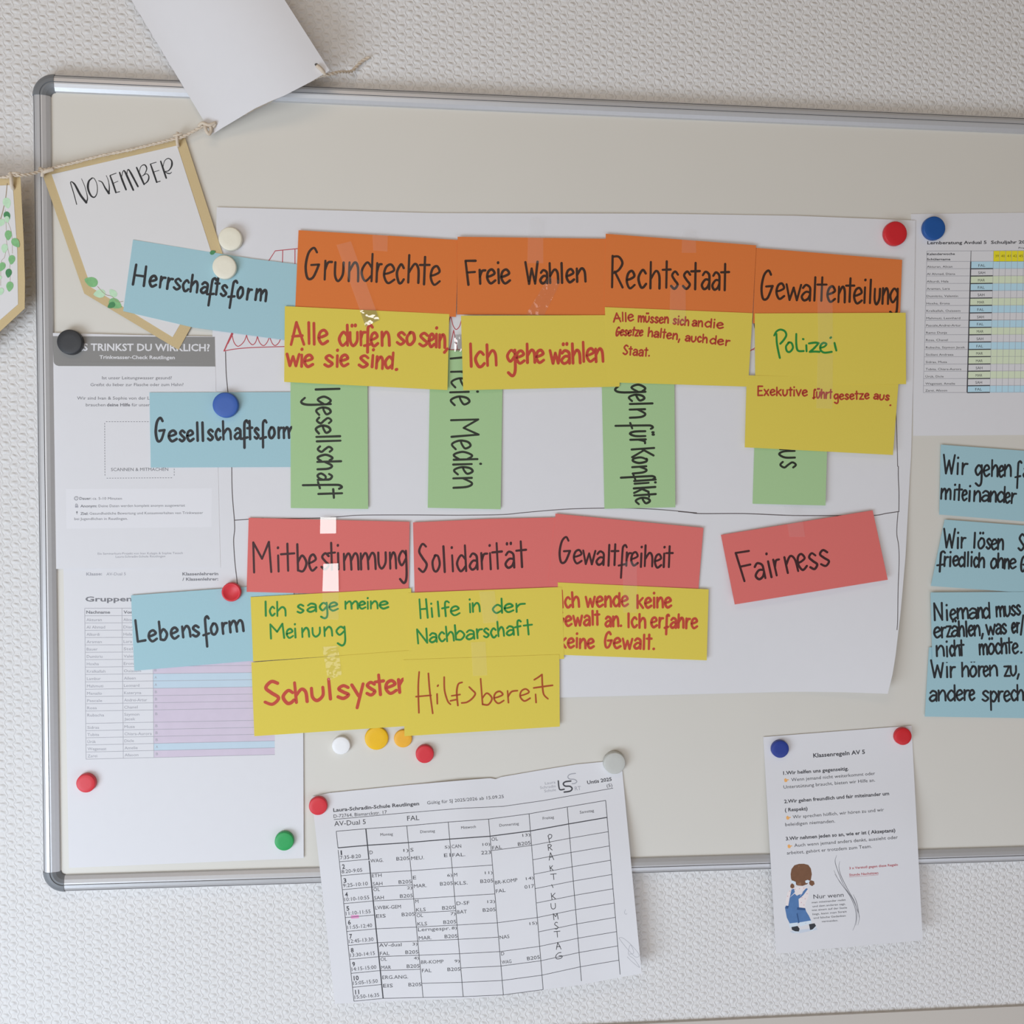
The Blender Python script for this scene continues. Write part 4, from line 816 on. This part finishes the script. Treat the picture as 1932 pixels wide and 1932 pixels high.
write(c, ink_r, 4.2, hand('Gewaltfreiheit', zE, '865,654 1720,688', 102, 158, 198, 92, '862 948 972 1038 1042 1138 1144 1208 1228 1252 1258 1312 1312 1374 1366 1412 1408 1464 1474 1498 1508 1578 1588 1642 1648 1670 1672 1724'))
c = card(redc, zz(zF, '323,440 1475,253'), zz(zF, '428,968 1590,780'), L2 + .0006, 'tilted red card reading Fairness, standing alone at the end of the red row', lift=(0, .002, .010, .008), bow=.0008)
write(c, ink_r, 4.4, hand('Fairness', zF, '500,795 1155,672', 122, 180, 222, None, '478 588 588 668 690 722 735 792 822 918 918 985 998 1068 1080 1160', slant=-.03))
# lower yellow cards
c = card(yellow, zz(zE, '855,800 2001,853'), zz(zE, '870,1350 1986,1392'), L2 + 3 * S, 'yellow card reading Ich wende keine Gewalt an', lift=(0, .001, .003, 0))
write(c, red_ink, 4.8, hand('Ich', zE, '885,992 1020,984', 76, 112, 128, None, '882 900 908 956 964 1022') + hand('wende', zE, '1066,985 1390,984', 76, 100, 120, None) + hand('keine', zE, '1455,992 1718,990', 74, 96, 120, None) + hand('Gewalt', zE, '850,1130 1172,1124', 74, 104, 118, None) + hand('an.', zE, '1215,1138 1340,1136', 74, 100, 100, None) + hand('Ich', zE, '1384,1142 1524,1142', 74, 104, 104, None) + hand('erfahre', zE, '1562,1142 1915,1150', 74, 100, 110, 48)
      + hand('keine', zE, '868,1294 1130,1298', 70, 96, 100, None) + hand('Gewalt.', zE, '1210,1296 1590,1308', 76, 108, 118, None))
c = card(yellow, zz(zD, '212,912 1432,845'), zz(zD, '232,1400 1440,1320'), L2 + 3 * S, 'yellow card reading Ich sage meine Meinung')
write(c, green_ink, 3.8, hand('Ich', zD, '318,1055 485,1052', 66, 108, 108, None, '316 340 355 398 408 486') + hand('sage', zD, '565,1032 880,1012', 62, 100, 100, 55, '563 622 640 718 735 800 808 880') + hand('meine', zD, '930,1002 1265,996', 55, 80, 100, None, '928 1032 1035 1088 1094 1112 1120 1182 1190 1262')
      + hand('Meinung', zD, '362,1228 935,1200', 68, 95, 108, 75, '362 470 485 538 545 562 600 662 680 748 768 838 860 936'))
c = card(yellow, zz(zE, '-280,880 885,835'), zz(zE, '-275,1420 903,1381'), L2 + 4 * S, 'yellow card reading Hilfe in der Nachbarschaft')
write(c, green_ink, 3.8, hand('Hilƒe', zE, '-190,1072 112,1046', 68, 112, 145, None, '-190 -128 -108 -88 -70 -24 -22 40 42 114') + hand('in', zE, '185,1028 268,1024', 66, 80, 100, None, '182 198 205 268') + hand('der', zE, '360,1032 610,1022', 62, 108, 100, None, '358 438 448 522 525 612') + hand('Nachbarschaƒt', zE, '-212,1265 665,1190', 68, 112, 108, None, '-212 -128 -120 -58 -50 2 8 72 75 152 158 228 235 288 290 338 345 392 400 452 465 528 532 585 600 666'))
c = card(yellow, zz(zD, '218,1408 1445,1315'), zz(zD, '241,1968 1432,1889'), L2 + 4 * S, 'yellow card reading Schulsystem, lowest under Meinung', lift=(0, 0, 0, .001))
write(c, red_ink, 6.4, hand('Schulsystem', zD, '322,1735 1368,1636', 96, 150, 172, 80, '318 442 455 548 550 652 675 780 792 846 868 970 985 1080 1090 1168 1165 1232 1240 1325 1338 1475'))
c = card(yellow, zz(zE, '-318,1388 867,1348'), zz(zE, '-310,1968 870,1895'), L2 + 5 * S, 'yellow card reading Hilfsbereit in thin orange pen', lift=(0, 0, .001, 0))
write(c, brown_ink, 3.3, [zz(zE, '-198,1480 -205,1600 -200,1790'), zz(zE, '-128,1492 -118,1620 -95,1795'), zz(zE, '-222,1668 -108,1658')] + [zz(zE, '-62,1648 -60,1722'), zz(zE, '-58,1588 -54,1582')] + [zz(zE, '-8,1520 -5,1620 18,1700 40,1726'), zz(zE, '40,1700 85,1690'), zz(zE, '128,1560 100,1572 88,1620 90,1680 96,1735'), zz(zE, '48,1662 112,1652')]
      + [zz(zE, '182,1595 205,1618 228,1645 205,1682 165,1710 125,1716')] + hand('bere', zE, '278,1728 640,1700', 90, 200, 200, None, '275 362 370 450 460 560 568 650') + [zz(zE, '686,1650 690,1712'), zz(zE, '676,1540 705,1522 735,1500'), zz(zE, '735,1500 738,1580 748,1650 780,1684'), zz(zE, '672,1602 740,1592 815,1582')])
# blue rules at the right
GB = [(zz(zI, '287,65 1322,141'), zz(zI, '277,520 1310,604'), L0 + .0010, 'blue card with the line Wir gehen and miteinander, topmost of the blue rule column'),
      (zz(zI, '312,553 1345,630'), zz(zI, '222,985 1260,1060'), L0 + .0014, 'slanted blue card reading Wir lösen and friedlich ohne, second in the rule column'),
      (zz(zI, '220,1027 1260,1020'), zz(zI, '232,1482 1262,1465'), L0 + .0022, 'blue card reading Niemand muss erzählen, third in the rule column'),
      (zz(zI, '210,1385 1250,1365'), zz(zI, '183,1835 1222,1852'), L0 + .0010, 'blue card reading Wir hören zu, lowest of the rule column')]
GT = [(('Wir', '302,256 460,262', 72, 110, 122, None, '300 375 384 406 418 460'), ('gehen', '510,268 745,274', 72, 105, 120, 62, '508 556 564 604 614 660 664 696 698 746'), ('fair', '768,276 960,282', 72, 105, 120, 70, None), ('miteinander', '286,420 775,446', 66, 100, 110, None, '285 352 362 386 384 422 424 456 462 482 498 546 550 602 604 648 650 702 704 736 740 776')),
      (('Wir', '306,735 446,738', 68, 104, 122, None, '304 378 388 406 414 448'), ('lösen', '494,738 692,748', 66, 98, 110, None, '492 516 524 572 580 612 614 652 654 694'), ('Streit', '790,750 1010,758', 66, 98, 105, None, None), ('friedlich', '258,852 570,862', 62, 92, 100, 40, '258 312 304 334 338 356 364 402 400 444 452 472 476 494 498 528 530 572'), ('ohne', '610,866 776,872', 62, 92, 100, None, '608 652 654 694 698 732 734 776'), ('Gewalt', '806,890 1040,900', 62, 92, 98, None, None)),
      (('Niemand', '245,1208 606,1192', 66, 100, 110, None, '243 302 318 338 348 388 394 468 468 526 528 562 560 608'), ('muss', '650,1184 806,1175', 64, 90, 100, None, '648 702 704 742 745 776 778 808'), ('erzählen,', '245,1322 566,1306', 66, 98, 100, 40, '243 288 288 322 324 358 356 402 404 442 446 464 468 502 504 544 548 566'), ('was', '585,1302 716,1296', 64, 90, 100, None, '583 642 645 682 684 716'), ('er/sie', '750,1290 900,1285', 64, 110, 110, None, None), ('nicht', '258,1445 436,1438', 66, 100, 100, None, '256 312 318 338 344 374 374 414 408 438'), ('möchte.', '540,1432 818,1420', 66, 98, 100, None, '538 592 594 638 640 678 680 718 716 752 754 792 803 818')),
      (('Wir', '226,1580 380,1576', 68, 104, 112, None, '224 308 318 338 344 382'), ('hören', '424,1576 656,1570', 66, 98, 100, None, '422 472 474 522 528 564 564 598 602 658'), ('zu,', '700,1570 800,1566', 62, 90, 100, 40, '698 738 740 782 780 800'), ('andere', '214,1736 506,1730', 66, 100, 100, None, '212 264 268 322 328 382 388 432 434 472 472 508'), ('sprechen', '556,1736 905,1728', 66, 100, 100, 55, '553 602 608 654 656 694 698 738 742 782 782 828 830 865 868 905'))]
for (t, b, h, lab), words in zip(GB, GT):
    c = card(blue, t, b, h, lab, 'blue rule cards beside the flipchart', lift=(.001, 0, 0, .0015))
    st = []
    for q in words: st += hand(q[0], zI, q[1], q[2], q[3], q[4], q[5], q[6])
    write(c, ink, 4.1, st)

# ------------------------------------------------------------------ clear tape
def tape(m, z, quad_, base, label, n=8, k=3, wr=0.0):
    (a, b, c, d) = zz(z, quad_)
    rnd = [[random.uniform(-1, 1) * wr for _ in range(k + 1)] for _ in range(n + 1)]
    mb = MB(); vv = []
    for i in range(n + 1):
        v = i / n
        for j in range(k + 1):
            u = j / k
            p = [(1 - u) * (1 - v) * a[q] + u * (1 - v) * b[q] + u * v * c[q] + (1 - u) * v * d[q] for q in (0, 1)]
            vv.append(at(p[0], p[1], base + .0004 + abs(rnd[i][j])))
    ff = [(i * (k + 1) + j, (i + 1) * (k + 1) + j, (i + 1) * (k + 1) + j + 1, i * (k + 1) + j + 1) for i in range(n) for j in range(k)]
    p, q, r_ = (vv[i] for i in ff[0][:3])
    if (q - p).cross(r_ - q).y > 0: ff = [f[::-1] for f in ff]      # faces look into the room
    mb.add(vv, ff)
    tag(mb.build('tape_strip', m), label, 'tape', 'clear tape strips on the cards')
TB = L2 + 6 * S
tape(tape_matte, zA, '945,250 1055,222 1245,745 1122,745', L2 + 6 * S + .001, 'clear tape strip slanting down over the word Grundrechte')
tape(tape_gloss, zA, '1122,745 1245,745 1272,820 1165,872', L2 + 6 * S + .001, 'shiny tape end at the top of the Alle dürfen card', 4, 3, .0006)
tape(tape_matte, zA, '1218,175 1335,172 1332,300 1224,292', L2 + 3 * S + .0015, 'short faint tape at the top edge of the Grundrechte card')
tape(tape_matte, zB, '712,55 825,60 825,388 704,388', L2 + 4 * S, 'upright clear tape at the top of the Freie Wahlen card')
tape(tape_clear, zB, '868,490 960,525 800,845 695,775', L2 + 6 * S, 'crumpled shiny tape between Freie Wahlen and Ich gehe wählen', 9, 3, .0009)
tape(tape_matte, zC, '190,150 292,150 296,310 186,310', L2 + 5 * S, 'faint tape above the word Rechtsstaat')
tape(tape_matte, zC, '100,555 215,555 218,850 92,850', L2 + 8 * S, 'clear tape joining Rechtsstaat to its yellow card')
tape(tape_matte, zC, '1215,560 1330,560 1335,1010 1222,1010', L2 + 8 * S, 'clear tape joining Gewaltenteilung to the Polizei card')
tape(tape_matte, zC, '1218,1080 1335,1080 1330,1495 1208,1490', L2 + 8 * S, 'clear tape joining the Polizei and Exekutive cards')
tape(tape_gloss, zD, '742,305 862,305 862,428 740,430', L2 + 2 * S + .0008, 'shiny tape square on the top edge of the Mitbestimmung card', 4, 3, .0002)
tape(tape_gloss, zD, '765,660 878,655 882,868 758,868', L2 + 4 * S + .0008, 'bright reflecting tape strip through the word Mitbestimmung', 8, 3, .0004)
tape(tape_matte, zD, '758,868 882,868 880,1085 760,1078', L2 + 5 * S, 'clear tape lower end on the Ich sage meine Meinung card')
tape(tape_clear, zD, '755,1290 875,1282 905,1500 802,1545', L2 + 6 * S, 'wrinkled tape between Meinung and the Schulsystem card', 7, 3, .0008)
tape(tape_matte, zE, '258,870 375,865 402,1100 290,1112', L2 + 6 * S, 'clear tape beside the words in der on a yellow card')
tape(tape_matte, zE, '195,1255 305,1250 320,1505 210,1512', L2 + 7 * S, 'greyish tape joining the Nachbarschaft and Hilfsbereit cards')
tape(tape_matte, zE, '1350,640 1455,640 1458,1030 1352,1030', L2 + 6 * S, 'clear tape joining Gewaltfreiheit to its yellow card')
tape(tape_matte, zF, '805,215 925,215 962,455 842,455', L2 + .0045, 'clear tape at the top of the tilted Fairness card')
tape(tape_gloss, zB, '150,930 207,930 207,1060 150,1060', L2 + 4 * S, 'small shiny tape end in the gap beside Ich gehe wählen', 4, 2, .0006)

# ------------------------------------------------------------------ magnets
def plastic(name, r, g, b): return mat(name, alb(r, g, b), .42, .4, .03, 250)
PM = {'cream': plastic('plastic_cream', 214, 208, 194), 'white': plastic('plastic_white', 226, 226, 226), 'black': plastic('plastic_black', 48, 49, 53), 'blue': plastic('plastic_blue', 50, 86, 160), 'royal': plastic('plastic_royal', 28, 76, 142), 'navy': plastic('plastic_navy', 38, 56, 132), 'red': plastic('plastic_red', 196, 46, 56), 'crimson': plastic('plastic_crimson', 188, 34, 42),
      'green': plastic('plastic_green', 44, 148, 82), 'yellow': plastic('plastic_yellow', 226, 170, 20), 'orange': plastic('plastic_orange', 232, 160, 46), 'grey': plastic('plastic_grey', 178, 177, 174)}
def magnet(px, py, rp, col, base, label, hgt=.0065, dish=False):
    h = base + hgt; c = at(px, py, h); r = (at(px + rp, py, h) - c).length
    prof = [(0, 0), (r * .96, 0), (r, .0006), (r * .985, hgt - .0012), (r * .95, hgt - .0003), (r * .9, hgt)] + ([(r * .80, hgt), (r * .76, hgt - .0006), (0, hgt - .0006)] if dish else [(r * .5, hgt + .0001), (0, hgt + .00015)])
    K = 40; mb = MB(); vv = []
    for rr, y in prof:
        for j in range(K): t = 2 * PI * j / K; vv.append((c.x + rr * math.cos(t), -(base + y), c.z + rr * math.sin(t)))
    ff = [(i * K + j, i * K + (j + 1) % K, (i + 1) * K + (j + 1) % K, (i + 1) * K + j) for i in range(len(prof) - 1) for j in range(K)]
    mb.add(vv, ff)
    tag(mb.build('round_magnet', PM[col], origin=Vector((c.x, -base, c.z))), label, 'magnet', 'round magnets on the whiteboard')
magnet(434, 450, 22.5, 'cream', LP + .0006, 'cream round magnet above the Herrschaftsform card')
magnet(423, 503.5, 23, 'cream', L2 + .0011, 'cream round magnet on the Herrschaftsform card')
magnet(131, 645, 24.5, 'black', L1 + .0008, 'black round magnet on the poster heading band', .008)
magnet(425, 764, 24.5, 'blue', L2, 'bright blue round magnet on the Gesellschaftsform card', .008)
magnet(436, 1117.5, 18.5, 'red', L2 + .0008, 'red round magnet on the corner of the Lebensform card', dish=True)
magnet(161.5, 1478.5, 18.5, 'red', L0 + .0006, 'red round magnet low on the group list sheet', .007)
magnet(536, 1588, 18.3, 'green', L0 + .0024, 'green round magnet on the group list sheet')
magnet(643.5, 1407, 17.5, 'white', BH, 'small white magnet on the bare board under the Schulsystem card', .007)
magnet(710.5, 1393.5, 22.5, 'yellow', BH, 'large yellow magnet under the Schulsystem card edge', .004)
magnet(760.5, 1394, 17.3, 'orange', BH, 'small orange magnet partly behind the Hilfsbereit card', .0035)
magnet(801.5, 1423.5, 17.3, 'red', BH, 'red magnet on the bare board beneath the Hilfsbereit card', .007)
magnet(600, 1521.5, 17.6, 'red', L0 + .0018, 'red magnet on the upper corner of the timetable')
magnet(1160, 1440.5, 20.8, 'grey', L0 + .0012, 'pale grey magnet on the upper corner of the timetable', .008)
magnet(1763.5, 430, 21.2, 'royal', L0 + .0003, 'blue magnet on the pupil table sheet')
magnet(1690.5, 440, 21.8, 'crimson', L0 + .0022, 'dark red magnet on the corner of the flipchart sheet')
magnet(1473, 1414, 16.3, 'navy', L0 + .0010, 'navy blue magnet on the class rules sheet')
magnet(1705, 1390, 15.9, 'crimson', L0 + .0010, 'red magnet on the corner of the class rules sheet')

for o in bpy.data.objects:
    if 'o_' in o: del o['o_']
